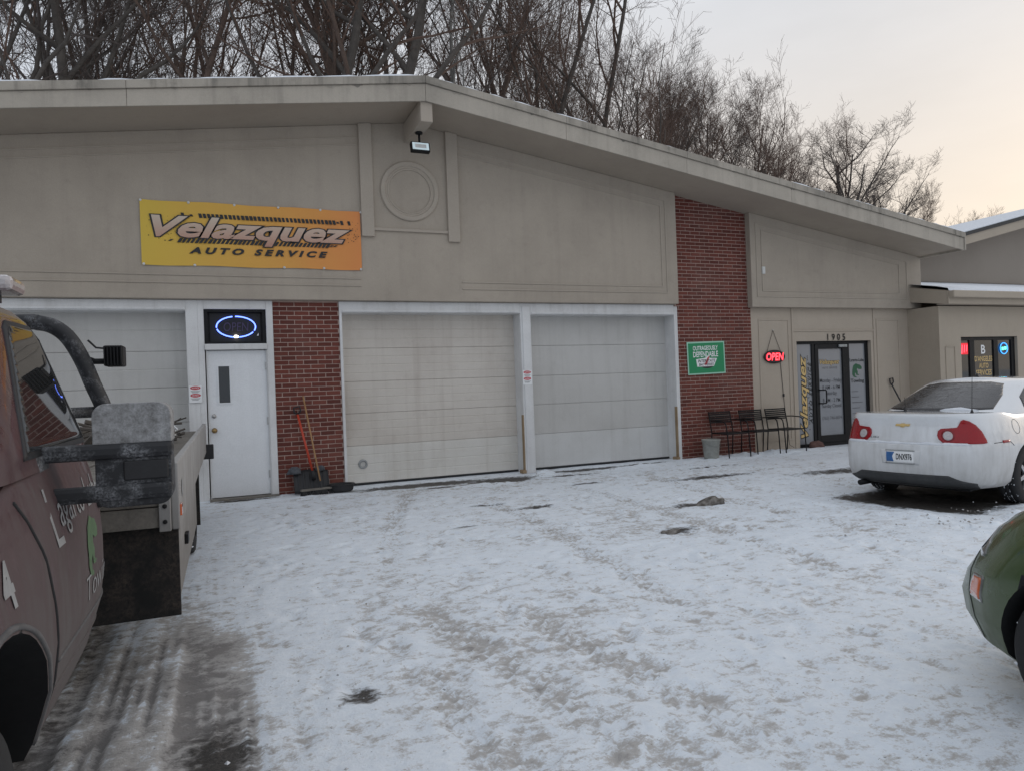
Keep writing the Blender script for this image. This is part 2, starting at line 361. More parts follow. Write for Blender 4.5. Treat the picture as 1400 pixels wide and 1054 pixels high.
def glyphs(txt, width=None, height=None, shear=0.0, bold=0.0, space=1.0, ref=None):
    """flat lettering in the XZ plane as (verts, faces), fitted to width and cap height"""
    cu = bpy.data.curves.new('t', 'FONT'); cu.body = txt; cu.size = 1.0; cu.shear = shear; cu.offset = bold; cu.space_character = space
    cu.resolution_u = 3; cu.fill_mode = 'FRONT'
    o = bpy.data.objects.new('t', cu); col.objects.link(o)
    me = bpy.data.meshes.new_from_object(o)
    v = np.array([q.co[:] for q in me.vertices]); f = [tuple(p.vertices) for p in me.polygons]
    bpy.data.objects.remove(o); bpy.data.curves.remove(cu); bpy.data.meshes.remove(me)
    if ref is None: lo, hi = v.min(0), v.max(0)
    else: lo, hi = ref
    if width is None and height is None: return lo, hi
    sx = width/(hi[0]-lo[0]) if width else None; sz = height/(hi[1]-lo[1]) if height else None
    sx = sx or sz; sz = sz or sx
    x = (v[:, 0]-(lo[0]+hi[0])/2)*sx; z = (v[:, 1]-(lo[1]+hi[1])/2)*sz
    return [(a, 0.0, b) for a, b in zip(x, z)], f
def letter(txt, c, width, height, mat, parent, name='lettering', M=None, outline=0.0, **k):
    if outline:
        kk = dict(k); kk['bold'] = k.get('bold', 0)+outline; ref = glyphs(txt, **k)
        v, f = glyphs(txt, width, height, ref=ref, **kk)
    else: v, f = glyphs(txt, width, height, **k)
    mb = MB()
    T = Matrix.Translation(c) @ (M or Matrix.Identity(4))
    mb.add(v, f, T); return mb.build(name, mat, parent, recalc=False)

D = 11.11      # distance of the brick face of the shop front

# ------------------------------------------------------------------ ground
def vnoise(x, y, seed):
    xi = np.floor(x).astype(np.int64); yi = np.floor(y).astype(np.int64); fx = x-xi; fy = y-yi
    def h(a, b):
        n = (a*374761393+b*668265263+seed*974634777) & 0x7fffffff
        n = ((n ^ (n >> 13))*1274126177) & 0x7fffffff
        return ((n ^ (n >> 16)) & 0xffff)/65535.0
    u = fx*fx*(3-2*fx); v = fy*fy*(3-2*fy)
    return (h(xi, yi)*(1-u)+h(xi+1, yi)*u)*(1-v)+(h(xi, yi+1)*(1-u)+h(xi+1, yi+1)*u)*v-0.5
def fbm(x, y, seed, oct=4, gain=0.55):
    r = 0; a = 1.0
    for i in range(oct): r = r+a*vnoise(x*2**i, y*2**i, seed+i); a *= gain
    return r
def tails(lo, hi, step, far, n):
    t = np.geomspace(step, far, n)
    return np.concatenate([lo-np.cumsum(t)[::-1], np.arange(lo, hi, step), hi+np.cumsum(t)])
gx = tails(-2.2, 9.4, 0.032, 70, 38); gy = tails(1.7, 11.5, 0.030, 70, 38)
X, Y = np.meshgrid(gx, gy)
near = np.exp(-(np.maximum(0, np.abs(X-3.6)-7)**2+np.maximum(0, np.abs(Y-6)-6)**2)/20.0)
def blob(cx, cy, rx, ry, a=0.0):
    c, s = math.cos(a), math.sin(a); dx, dy = X-cx, Y-cy
    return np.exp(-(((dx*c+dy*s)/rx)**2+((-dx*s+dy*c)/ry)**2))
wx = X+0.12*fbm(X*1.7, Y*1.7, 50); wy = Y+0.12*fbm(X*1.7, Y*1.7, 60)
relief = 0.55*fbm(wx*3.0, wy*3.4, 1, 3)+0.40*fbm(wx*8, wy*9, 5, 3)+0.30*vnoise(wx*17, wy*20, 9)
# boot prints: small pits scattered over the yard
pits = np.zeros_like(X); rg_ = random.Random(3)
for i in range(650):
    cx, cy = rg_.uniform(0.2, 8.5), rg_.uniform(2.2, 10.4); a = rg_.uniform(-0.9, 0.9)
    ix = np.searchsorted(gx, [cx-0.35, cx+0.35]); iy = np.searchsorted(gy, [cy-0.35, cy+0.35]); sl_ = (slice(*iy), slice(*ix))
    c, s = math.cos(a), math.sin(a); dx, dy = X[sl_]-cx, Y[sl_]-cy
    q = ((dx*c+dy*s)/0.055)**2+((-dx*s+dy*c)/0.15)**2
    pits[sl_] += np.where(q < 4, 1.0, 0)*(np.exp(-q)-0.45*np.exp(-(np.sqrt(q)-1.5)**2*6))
# wheel ruts: beside the truck, and a curving pair across the yard
rutm = (0.78+0.75*fbm(X*2.2, Y*1.1, 91, 3))*np.exp(-np.abs((X+0.42+0.05*(Y-4))/0.62)**2.6)*np.clip((7.3-Y)/2.5, 0, 1)
ruts = 1.9*fbm(X*5.5+0.25*fbm(X*1.5, Y*0.7, 23), Y*0.28, 29, 3)+0.45*np.cos((X-0.03*Y+0.05*fbm(X*0.8, Y*0.5, 21))*2*math.pi/0.19)*0.5+np.cos((X-0.02*Y+0.03*fbm(X*1.2, Y*0.6, 25))*2*math.pi/0.066)*0.60+0.55*fbm(X*8, Y*3.5, 27, 3)
lug = 0.16*np.sign(np.sin(Y*2*math.pi/0.10))*np.exp(-(((X-0.55) % 0.38-0.19)/0.08)**2)
def track(x0, x1, y0, y1, bend, wd):
    t = (Y-y0)/(y1-y0); xc = x0+(x1-x0)*t+bend*t*(1-t)
    return np.exp(-((X-xc)/wd)**4)*((t > 0) & (t < 1))*np.clip(np.minimum(t, 1-t)*6, 0, 1), X-xc
tr = np.zeros_like(X); trr = np.zeros_like(X)
for a in ((1.55, 1.18, 2.0, 4.9, 0.1, 0.13), (2.05, 1.75, 2.0, 4.6, 0.1, 0.14), (2.7, 3.2, 3.2, 9.6, 0.5, 0.13), (4.2, 4.7, 3.2, 9.6, 0.5, 0.13), (5.6, 6.3, 4.2, 10.2, -0.5, 0.13), (1.2, 2.7, 5.5, 10.6, -0.5, 0.13), (0.95, 1.0, 2.0, 3.9, 0.05, 0.11)):
    m_, dx_ = track(*a); tr = np.maximum(tr, m_*0.8); trr += m_*np.cos(dx_*2*math.pi/0.085)*np.sign(np.sin(Y*2*math.pi/0.09))
bare = np.zeros_like(X)
for a in ((2.9, 10.80, 1.25, 0.26), (4.1, 10.55, 0.65, 0.36), (5.9, 10.85, 0.8, 0.16), (3.2, 10.35, 0.5, 0.10), (5.7, 10.95, 0.9, 0.12), (7.0, 10.98, 0.6, 0.08), (3.1, 8.45, 0.30, 0.10), (5.0, 9.4, 0.38, 0.10), (4.16, 5.95, 0.27, 0.17),
          (5.15, 7.05, 0.42, 0.13), (0.60, 3.55, 0.13, 0.14), (3.55, 8.0, 0.35, 0.10), (2.4, 7.3, 0.22, 0.06), (6.9, 8.9, 1.0, 0.22), (9.2, 8.4, 1.6, 0.25), (5.3, 10.4, 0.5, 0.08), (0.3, 10.9, 0.5, 0.1), (7.6, 9.9, 0.7, 0.10),
          (-0.05, 3.2, 0.22, 0.45), (0.05, 2.6, 0.2, 0.12)):
    bare = np.maximum(bare, (1.22 if a[1] > 10.2 else 0.88)*blob(*a))
# dry asphalt under the white car and under the truck
cx_, cy_, ca = 7.35, 6.03, R(12); ux = (X-cx_)*math.cos(ca)+(Y-cy_)*math.sin(ca); vy = -(X-cx_)*math.sin(ca)+(Y-cy_)*math.cos(ca)
under = 1/(1+np.exp(-(ux+0.10+0.12*fbm(X*2, Y*2, 31))*14))/(1+np.exp(-(0.84+0.16*fbm(X*2, Y*2, 33)-np.abs(vy))*14))*(ux < 6)
undt = 1/(1+np.exp((X+0.62+0.15*fbm(X*2, Y*2, 35))*12))*(X > -3)*(Y < 10.2)
bare = np.maximum(bare, np.maximum(under*1.0, undt*0.62))
dirt = 0.17+0.09*fbm(X*0.6, Y*0.6, 77)
dirt = np.maximum(dirt, 0.95*rutm+0.0); dirt += 0.20*tr-0.10*trr
for a in ((2.6, 10.3, 2.0, 0.8), (5.6, 10.6, 1.6, 0.4), (1.6, 3.2, 0.5, 0.8), (4.6, 7.0, 1.1, 0.5), (4.0, 6.0, 0.7, 0.4), (7.5, 9.4, 1.8, 0.6), (1.3, 4.2, 0.5, 0.9), (2.3, 4.6, 0.4, 0.5), (3.2, 6.3, 0.9, 0.25), (5.9, 5.2, 0.7, 0.3), (1.0, 5.6, 0.5, 0.7)):
    dirt += 0.12*blob(*a)
dirt += 0.16*np.clip(pits, 0, 1)
Z = near*(0.019*relief+0.012*0-0.012*pits*(1-rutm))
dirt -= 0.40*rutm*np.tanh(2.2*ruts)
Z += rutm*0.013*np.tanh(2.5*ruts)+tr*(-0.010)+0.009*trr-bare*0.012*near
# thicker snow: low ridges left against the shop front and behind the car's wheel
ridge = np.zeros_like(X)
for a, h in (((9.0, 10.75, 1.5, 0.30), 0.035), ((10.2, 10.6, 1.4, 0.35), 0.045), ((4.95, 10.72, 0.25, 0.18), 0.06), ((3.7, 10.2, 0.5, 0.10), 0.03), ((6.6, 10.6, 0.7, 0.12), 0.035), ((7.55, 4.72, 0.5, 0.20), 0.07), ((6.75, 5.3, 0.30, 0.35), 0.05), ((6.5, 6.6, 0.3, 0.5), 0.035), ((7.0, 4.5, 0.9, 0.28), 0.05),
             ((1.2, 10.5, 0.6, 0.16), 0.03)):
    ridge += h*blob(*a)
Z += ridge*(1+1.2*fbm(X*6, Y*6, 41)); dirt -= 3.2*ridge; Z -= 0.0
Z -= 0.085*np.exp(-(np.maximum(0, np.maximum(-0.2-ux, ux-5.0))**2+np.maximum(0, np.abs(vy)-1.1)**2)/0.7)
Z = np.where(Y > 11.2, np.minimum(Z, 0.0), Z)
ny, nx = X.shape
verts = np.stack([X, Y, Z], -1).reshape(-1, 3)
idx = np.arange(ny*nx).reshape(ny, nx)
faces = np.stack([idx[:-1, :-1], idx[:-1, 1:], idx[1:, 1:], idx[1:, :-1]], -1).reshape(-1, 4)
me = bpy.data.meshes.new('snow_ground'); me.vertices.add(len(verts)); me.vertices.foreach_set('co', verts.ravel())
me.loops.add(faces.size); me.loops.foreach_set('vertex_index', faces.ravel().astype(np.int32))
me.polygons.add(len(faces)); me.polygons.foreach_set('loop_start', np.arange(0, faces.size, 4, dtype=np.int32)); me.polygons.foreach_set('use_smooth', np.ones(len(faces), bool))
me.update(); me.validate()
for nm, arr in (('dirt', dirt), ('bare', bare), ('relief', relief)):
    a_ = me.attributes.new(nm, 'FLOAT', 'POINT'); a_.data.foreach_set('value', arr.astype(np.float32).ravel())
me.materials.append(MAT['trodden_snow'])
ground = bpy.data.objects.new('snow_ground', me); col.objects.link(ground); tag(ground, 'trodden dirty snow covering the yard in front of the shop', kind='structure')
# wooded slope behind the shop
hx = np.concatenate([np.linspace(-140, 160, 60)]); hy = np.linspace(29.5, 160, 40); HX, HY = np.meshgrid(hx, hy)
HZ = -0.35+np.clip(HY-30, 0, 60)*0.055+0.5*fbm(HX*.08, HY*.08, 5)*np.clip((HY-30)/10, 0, 1)
hv = np.stack([HX, HY, HZ], -1).reshape(-1, 3); hi_ = np.arange(HX.size).reshape(HX.shape)
hf = np.stack([hi_[:-1, :-1], hi_[:-1, 1:], hi_[1:, 1:], hi_[1:, :-1]], -1).reshape(-1, 4)
mb = MB(); mb.v = [tuple(q) for q in hv]; mb.f = [tuple(int(i) for i in q) for q in hf]
tag(mb.build('hillside', 'hill_soil', smooth=True), 'leaf strewn slope rising behind the shop', kind='structure')
def hill_z(x, y): return -0.35+min(60, max(0, y-30))*0.055

# ------------------------------------------------------------------ the shop
shop = thing('auto_shop', 'long beige stucco garage building with shallow gable roof, brick piers and roll-up doors', 'building', (2.93, D, 0))
UP = D-0.13                      # face of the projecting upper stucco
RX = 2.93
def sof(x): return 5.66-(0.133*(RX-x) if x < RX else 0.1535*(x-RX))
XL, XR = -12.0, 14.22
body = MB().prism([(XL, -0.3), (14.3, -0.3), (14.3, sof(14.3)), (RX, sof(RX)), (XL, sof(XL))], D+0.40, D+17.5)
body.build('wall', 'stucco', shop)
# upper stucco panels either side of the tall brick column
MB().prism([(XL, 2.856), (7.90, 2.856), (7.90, sof(7.90)), (RX, sof(RX)), (XL, sof(XL))], UP, D+0.40).build('upper_wall', 'stucco', shop, bevel=0.012)
MB().prism([(9.595, 2.812), (XR, 2.812), (XR, sof(XR)), (9.595, sof(9.595))], UP, D+0.40).build('upper_wall', 'stucco', shop, bevel=0.012)
# entrance wall below, around the glazed entrance
ent = MB(); EY = D+0.02
ent.box(9.66, 10.80, EY, D+0.40, -0.2, 2.812); ent.box(12.84, 14.3, EY, D+0.40, -0.2, 2.812); ent.box(10.80, 12.84, EY, D+0.40, 2.15, 2.812)
ent.build('entrance_wall', 'stucco_light', shop)
# raised mouldings: nested line frames
def line(x0, z0, x1, z1, y, wd=0.022, pr=0.014, mat='stucco_trim'):
    d = Vector((x1-x0, 0, z1-z0)); n = Vector((-d.z, 0, d.x)).normalized()*wd/2
    p = [(x0-n.x, z0-n.z), (x1-n.x, z1-n.z), (x1+n.x, z1+n.z), (x0+n.x, z0+n.z)]
    MB().prism(p, y-pr, y+0.01).build('moulding', mat, shop, bevel=0.003)
for a, zz, xx in ((0.0, 3.06, 7.66), (0.11, 3.17, 7.56)):
    line(3.72, zz, xx+0.011, zz, UP); line(xx, zz+0.011, xx, sof(xx)-0.20-a, UP)
    line(3.72, sof(3.72)-0.20-a, xx+0.011, sof(xx)-0.20-a, UP, 0.018)
    line(XL, zz+0.02, 2.10, zz+0.02, UP, 0.018); line(XL, sof(XL)-0.20-a, 2.10, sof(2.10)-0.20-a, UP, 0.018)
for a, zz, x0, x1 in ((0, 3.02, 9.73, 13.78), (0.11, 3.13, 9.86, 13.55)):
    line(x0-0.011, zz, x1+0.011, zz, UP); line(x0, zz+0.011, x0, sof(x0)-0.18-a, UP); line(x1, zz+0.011, x1, sof(x1)-0.18-a, UP)
    line(x0-0.011, sof(x0)-0.18-a, x1+0.011, sof(x1)-0.18-a, UP, 0.018)
for x0, x1 in ((9.86, 10.60), (13.02, 13.66)):
    line(x0, 0.22, x0, 2.57, EY, 0.03, mat='stucco_light'); line(x1, 0.22, x1, 2.57, EY, 0.03, mat='stucco_light'); line(x0-0.015, 2.585, x1+0.015, 2.585, EY, 0.03, mat='stucco_light'); line(x0-0.015, 0.205, x1+0.015, 0.205, EY, 0.03, mat='stucco_light')
line(10.72, 2.36, 12.92, 2.36, EY, 0.03, 0.02, 'stucco_light'); line(10.70, 0.0, 10.70, 2.812, EY, 0.04, 0.02, 'stucco_light'); line(12.93, 0.0, 12.93, 2.812, EY, 0.04, 0.02, 'stucco_light')
# pilaster strips, sill bar and round medallion under the ridge
for x0, x1, zb in ((2.13, 2.325, 3.835), (3.51, 3.705, 3.805)):
    MB().prism([(x0, zb), (x1, zb), (x1, sof(x1)-0.002), (x0, sof(x0)-0.002)], UP-0.055, UP+0.01).build('pilaster_strip', 'stucco_trim', shop, bevel=0.008)
MB().box(2.325, 3.51, UP-0.035, UP+0.01, 3.935, 3.98).build('sill_bar', 'stucco_trim', shop, bevel=0.006)
md = MB().lathe([(0.335, 0), (0.335, -0.018), (0.352, -0.022), (0.36, -0.012), (0.385, -0.012), (0.40, -0.034), (0.455, -0.034), (0.467, -0.022), (0.467, 0.01)], (2.91, UP, 4.575), 'Y', 72)
md.build('medallion', 'stucco_trim', shop, smooth=False)
# weathered chips along the fascia joint are added with the boards below
# ridge beam
MB().prism([(2.855, 5.33), (3.035, 5.33), (3.035, 5.645), (2.855, 5.645)], D-1.11, UP+0.02).build('ridge_beam', 'stucco_trim', shop, bevel=0.012)
# roof slab, soffit, two-board fascia
FY = D-1.15; RR = 14.18
def thin(x, h): return h-max(0.0, RX-x)*0.0105 if h > 0.2 else h      # the left eave board gets shallower towards its end
def strip(xa, xb, lo, hi, y0, y1, name, mat, bevel=0.0):
    MB().prism([(xa, sof(xa)+thin(xa, lo)), (xb, sof(xb)+thin(xb, lo)), (xb, sof(xb)+thin(xb, hi)), (xa, sof(xa)+thin(xa, hi))], y0, y1).build(name, mat, shop, bevel=bevel)
for xa, xb in ((XL-0.4, RX), (RX, RR)):
    strip(xa, xb, 0.0, 0.06, FY+0.03, D+18.2, 'soffit', 'soffit_paint')
    strip(xa, xb, 0.062, 0.27, FY+0.05, D+18.2, 'roof', 'shingle')
    n_ = 4 if xb == RX else 5
    for i in range(n_):
        a, b = xa+(xb-xa)*i/n_, xa+(xb-xa)*(i+1)/n_-0.004
        strip(a, b, -0.045, 0.205, FY, FY+0.028, 'fascia_board', 'fascia_paint', 0.004)
        strip(a, b, 0.208, 0.315, FY-0.028, FY+0.028, 'drip_edge', 'fascia_weathered', 0.004)
MB().box(RR, RR+0.035, FY-0.02, D+18.2, sof(RR)-0.045, sof(RR)+0.31).build('fascia_board', 'fascia_paint', shop, bevel=0.004)
rr = random.Random(77)
for x, wd in [(-0.35, .10), (0.0, .07), (0.28, .05), (1.25, .06), (1.62, .28), (1.95, .16), (2.70, .10), (3.4, .22), (4.6, .07), (6.2, .10), (8.4, .06), (9.7, .12), (11.2, .2), (12.4, .1), (-1.3, .05), (-2.0, .09)]:
    zt_ = sof(x)+thin(x, 0.204); n = 7; sl_k = 0.13 if x < RX else -0.1535
    pts = [(x-wd/2, zt_-sl_k*wd/2)]+[(x-wd/2+wd*(i+.5)/n, zt_+sl_k*(-wd/2+wd*(i+.5)/n)-rr.uniform(.25, 1.0)*min(.05, wd*.3)*math.sin(math.pi*(i+.5)/n)) for i in range(n)]+[(x+wd/2, zt_+sl_k*wd/2)]
    MB().prism(pts, FY-0.0025, FY+0.002).build('paint_chip', 'grey_wood' if rr.random() < 0.6 else 'fascia_weathered', shop)
# snow left lying on the roof, its edge uneven
def roof_snow(xa, xb, y0, th, seed, cover):
    xs = np.arange(xa, xb, 0.14); r = random.Random(seed); v = []; f = []
    for i, x in enumerate(xs):
        t = max(0.0, th*(0.55+0.9*float(vnoise(np.array([x*1.3]), np.array([0.5]), seed)[0]+0.5)-(0 if cover else 0.75)))+0.002
        ye = y0+0.05*r.random()
        zb = sof(x)+thin(x, 0.3165)
        v += [(x, ye, zb-0.0), (x, ye+0.01, zb+t*0.7), (x, ye+0.10, zb+t), (x, D+18, zb+t), (x, D+18, zb-0.01)]
        if i:
            for k in range(4): f.append(((i-1)*5+k, i*5+k, i*5+k+1, (i-1)*5+k+1))
    MB().add(v, f).build('roof_snow', 'snow', shop, smooth=True)
roof_snow(XL-0.3, RX-0.05, FY-0.022, 0.032, 4, True); roof_snow(RX+0.1, RR-0.05, FY-0.02, 0.06, 9, False)

# bricks: each a chamfered block; shared meshes by width
CH, BL, JT = 0.0667, 0.2127, 0.0115
brick_mesh = {}
def brick_geo(wd, hgt=CH-JT):
    c = 0.004; d = 0.05; x, z = wd/2, hgt/2
    v = [(-x, c, -z), (x, c, -z), (x, c, z), (-x, c, z), (-x+c, 0, -z+c), (x-c, 0, -z+c), (x-c, 0, z-c), (-x+c, 0, z-c), (-x, d, -z), (x, d, -z), (x, d, z), (-x, d, z)]
    f = [(4, 5, 6, 7), (0, 1, 5, 4), (1, 2, 6, 5), (2, 3, 7, 6), (3, 0, 4, 7), (8, 9, 1, 0), (9, 10, 2, 1), (10, 11, 3, 2), (11, 8, 0, 3)]
    return v, f
def lay_bricks(x0, x1, z0, ztop, part, limit, phase, rs):
    spots = []; k = 0; r = random.Random(rs)
    while True:
        za = z0+k*CH; zc = za+CH/2
        a = x0+phase-BL-(BL/2 if k % 2 else 0)
        if za > max(ztop(x0), ztop(x1)): break
        while a < x1:
            l, q = max(a, x0), min(a+BL-JT, x1); a += BL
            if q-l < 0.02: continue
            top = min(ztop(l), ztop(q))
            if za > max(ztop(l), ztop(q))+0.01: continue
            spots.append(((l+q)/2, zc, round(q-l, 3)))
        k += 1
    off = woff(part); rest = MB()
    spots.sort(key=lambda s: abs(s[1]-1.2) if limit < len(spots) else 0)
    for i, (cx, cz, wd) in enumerate(spots):
        dy = D-0.002+r.uniform(0, 0.004); 
        if i < limit:
            if wd not in brick_mesh:
                v, f = brick_geo(wd); me = bpy.data.meshes.new('brick'); me.from_pydata(v, [], f); me.materials.append(MAT['brick']); brick_mesh[wd] = me
            o = bpy.data.objects.new('brick', brick_mesh[wd]); col.objects.link(o); o.parent = part
            o.location = Vector((cx+r.uniform(-.0015, .0015), dy, cz+r.uniform(-.001, .001)))-off; o.rotation_euler = (0, r.uniform(-.004, .004), 0)
        else:
            v, f = brick_geo(wd); rest.add(v, f, Matrix.Translation((cx, dy, cz)))
    if rest.v: o = rest.build('brickwork', 'brick', part, recalc=False); o['kind'] = 'stuff'
pier = MB().box(0.80, 1.765, D+0.009, D+0.40, -0.2, 2.856).build('brick_pier', 'mortar', shop)
lay_bricks(0.805, 1.762, -0.03, lambda x: 2.80, pier, 400, 0.10, 1)
colm = MB().prism([(7.90, -0.2), (9.66, -0.2), (9.66, sof(9.66)), (7.90, sof(7.90))], D+0.009, D+0.40).build('brick_column', 'mortar', shop)
lay_bricks(7.93, 9.655, -0.03, lambda x: sof(x)-0.005, colm, 300, 0.06, 2)

# garage doors: jambs, head boards, sections with real grooves
DY = D+0.28
def garage_door(x0, x1, z1, mats, seams, ribs, label):
    gd = MB().box(x0-0.06, x1+0.06, DY+0.045, DY+0.06, 0.0, z1+0.2).build('garage_door', 'dark_void', shop); gd['label'] = label
    for i in range(len(seams)-1):
        za, zb = seams[i], seams[i+1]
        prof = [(0.0, za)]
        n = ribs[i]
        pts = []
        for k in range(n):
            a = za+(zb-za)*k/n; b = za+(zb-za)*(k+1)/n
            pts += [(0.004, a+0.002), (0.0, a+0.010), (0.0, b-0.010), (0.004, b-0.002)]
        v = []; f = []
        allp = [(0.04, za)]+[(y, z) for y, z in pts]+[(0.04, zb)]
        for y, z in allp: v += [(x0-0.05, DY+y, z), (x1+0.05, DY+y, z)]
        for k in range(len(allp)-1): f.append((2*k, 2*k+1, 2*k+3, 2*k+2))
        MB().add(v, f).build('door_panel', mats[i], gd)
    MB().box(x0-0.02, x1+0.02, DY-0.004, DY+0.03, 0.012, 0.035).build('bottom_seal', 'black_plastic', gd)
    return gd
H5 = [0.035, 0.62, 1.13, 1.63, 2.15, 2.75]
garage_door(-3.36, -0.37, 2.70, ['panel_grey']*5, H5, [2, 2, 2, 2, 2], 'grey sectional garage door beside the white entry door')
g2 = garage_door(1.80, 4.76, 2.68, ['panel_pale']+['panel_cream']*4, H5, [4, 4, 4, 4, 4], 'ribbed cream garage door with a round exhaust port and paler bottom section')
garage_door(4.95, 7.85, 2.66, ['panel_grey_pale']+['panel_grey']*4, H5, [1, 1, 1, 1, 1], 'smooth grey garage door beside the tall brick column')
pt = MB().lathe([(0.0, 0.006), (0.030, 0.006), (0.034, 0.0), (0.045, 0.0), (0.045, -0.012), (0.058, -0.018), (0.072, -0.012), (0.076, 0.004)], (2.10, DY-0.004, 0.33), 'Y', 32).build('exhaust_port', 'galvanised', g2, smooth=True)
MB().lathe([(0.0, 0.0), (0.040, 0.0)], (2.10, DY-0.0065, 0.33), 'Y', 24).build('port_flap', 'panel_grey', pt)
fr = MB()
def board(x0, x1, y0, y1, z0, z1, name='door_frame', mat='white_trim', bevel=0.006):
    return MB().box(x0, x1, y0, y1, z0, z1).build(name, mat, shop, bevel=bevel)
TY = D-0.03
board(-3.55, -0.37, TY, D+0.36, 2.70, 2.852); board(-0.37, -0.215, TY, D+0.36, -0.1, 2.852); board(-3.55, -3.36, TY, D+0.36, -0.1, 2.70)
board(-3.36, -0.37, TY-0.02, TY+0.06, 2.715, 2.745)
board(1.765, 4.76, TY, D+0.36, 2.68, 2.852); board(1.765, 1.805, TY, D+0.36, -0.1, 2.68); board(4.76, 4.952, TY, D+0.36, -0.1, 2.852)
board(1.81, 4.74, TY-0.022, TY+0.05, 2.69, 2.722); board(4.792, 4.92, TY-0.016, TY+0.04, 0.0, 2.80)
board(4.952, 7.85, TY, D+0.36, 2.66, 2.852); board(7.85, 7.925, TY, D+0.36, -0.1, 2.82); board(4.97, 7.84, TY-0.022, TY+0.05, 2.67, 2.702)
for x0 in (4.712, 7.802):
    MB().box(x0+0.034, x0+0.052, TY-0.004, TY+0.07, 0.0, 0.98).build('corner_guard', 'rusty_yellow', shop, bevel=0.005)
    MB().box(x0-0.01, x0+0.062, TY-0.014, TY+0.12, 0.0, 0.055).build('guard_foot', 'rusty_yellow', shop, bevel=0.005)
# pedestrian door with transom
board(-0.215, -0.135, TY, D+0.36, -0.1, 2.852); board(0.705, 0.80, TY, D+0.36, -0.1, 2.852); board(-0.135, 0.705, TY, D+0.2, 2.725, 2.852)
board(-0.135, 0.705, TY-0.025, D+0.2, 2.14, 2.225); board(-0.12, -0.108, TY+0.005, D+0.1, 0.0, 2.14, 'door_stop'); board(0.692, 0.704, TY+0.005, D+0.1, 0.0, 2.14, 'door_stop')
board(-0.135, 0.80, TY-0.10, D+0.1, -0.08, 0.022, 'threshold', 'grey_wood')
dr = MB().box(-0.108, 0.692, D+0.02, D+0.065, 0.03, 2.132).build('entry_door', 'white_door', shop, bevel=0.004)
dr['label'] = 'white steel entry door with a narrow window slot'
for b_ in ((0.015, 0.200, 1.905, 1.925), (0.015, 0.200, 1.365, 1.385), (0.015, 0.035, 1.385, 1.905), (0.18, 0.200, 1.385, 1.905)):
    MB().box(b_[0], b_[1], D+0.008, D+0.03, b_[2], b_[3]).build('window_frame', 'white_door', dr, bevel=0.003)
MB().box(0.035, 0.18, D+0.016, D+0.03, 1.385, 1.905).build('pane', 'shop_glass', dr)
MB().lathe([(0, -0.03), (0.012, -0.03), (0.02, -0.022), (0.028, -0.02), (0.030, 0.0)], (-0.045, D+0.02, 1.20), 'Y', 20).build('deadbolt', 'steel', dr, smooth=True)
MB().lathe([(0, -0.075), (0.022, -0.073), (0.032, -0.058), (0.030, -0.04), (0.014, -0.028), (0.014, -0.012), (0.036, -0.008), (0.038, 0.0)], (-0.045, D+0.02, 0.995), 'Y', 24).build('door_knob', 'brass', dr, smooth=True)
for z in (0.32, 1.10, 1.90): MB().box(0.672, 0.708, D+0.0, D+0.03, z-0.055, z+0.055).build('hinge', 'steel', dr, bevel=0.003)
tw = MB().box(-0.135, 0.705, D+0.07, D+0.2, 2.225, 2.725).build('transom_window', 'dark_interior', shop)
for b_ in ((-0.135, 0.705, 2.685, 2.725), (-0.135, 0.705, 2.225, 2.262), (-0.135, -0.085, 2.262, 2.685), (0.655, 0.705, 2.262, 2.685)):
    MB().box(b_[0], b_[1], D+0.005, D+0.07, b_[2], b_[3]).build('frame', 'black_metal', tw, bevel=0.003)

# glazed entrance
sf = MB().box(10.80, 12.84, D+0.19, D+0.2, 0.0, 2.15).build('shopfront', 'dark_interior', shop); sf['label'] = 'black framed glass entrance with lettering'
SY = D+0.10
def sfb(x0, x1, z0, z1, y=SY, d=0.06, name='frame', mat='black_metal'): return MB().box(x0, x1, y, y+d, z0, z1).build(name, mat, sf, bevel=0.004)
sfb(10.80, 12.84, 2.09, 2.15); sfb(10.80, 12.84, 0.0, 0.07); sfb(10.80, 10.84, 0.07, 2.09); sfb(12.76, 12.84, 0.07, 2.09)
sfb(11.27, 11.35, 0.07, 2.09); sfb(12.19, 12.30, 0.07, 2.09)
sfb(11.35, 11.44, 0.075, 2.085, SY-0.012, 0.05, 'door_stile'); sfb(12.10, 12.19, 0.075, 2.085, SY-0.012, 0.05, 'door_stile'); sfb(11.44, 12.10, 1.99, 2.085, SY-0.012, 0.05, 'door_rail'); sfb(11.44, 12.10, 0.075, 0.22, SY-0.012, 0.05, 'door_rail')
for x0, x1, z0, z1 in ((10.84, 11.27, 0.07, 2.09), (11.44, 12.10, 0.22, 1.99), (12.30, 12.76, 0.07, 2.09)):
    MB().box(x0, x1, SY+0.025, SY+0.032, z0, z1).build('pane', 'film_glass', sf)
MB().box(11.98, 12.20, SY-0.05, SY-0.012, 2.02, 2.075).build('door_closer', 'galvanised', sf, bevel=0.006)
hd = [(11.43, SY-0.015, 1.15), (11.43, SY-0.07, 1.15), (11.54, SY-0.07, 1.15), (11.56, SY-0.07, 1.13), (11.56, SY-0.07, 0.90), (11.54, SY-0.07, 0.88), (11.43, SY-0.07, 0.88), (11.43, SY-0.015, 0.88)]
MB().tube(hd, 0.014, 8).build('pull_handle', 'black_metal', sf, smooth=True)
GY = SY+0.0235
rot90 = Matrix.Rotation(R(-90), 4, 'Y')
letter('Velazquez', (11.06, GY-0.0005, 1.03), 1.66, 0.245, 'black_print', sf, bold=0.022, outline=0.05, shear=0.3, M=rot90); letter('Velazquez', (11.06, GY-0.002, 1.03), 1.66, 0.245, 'gold_print', sf, bold=0.022, shear=0.3, M=rot90)
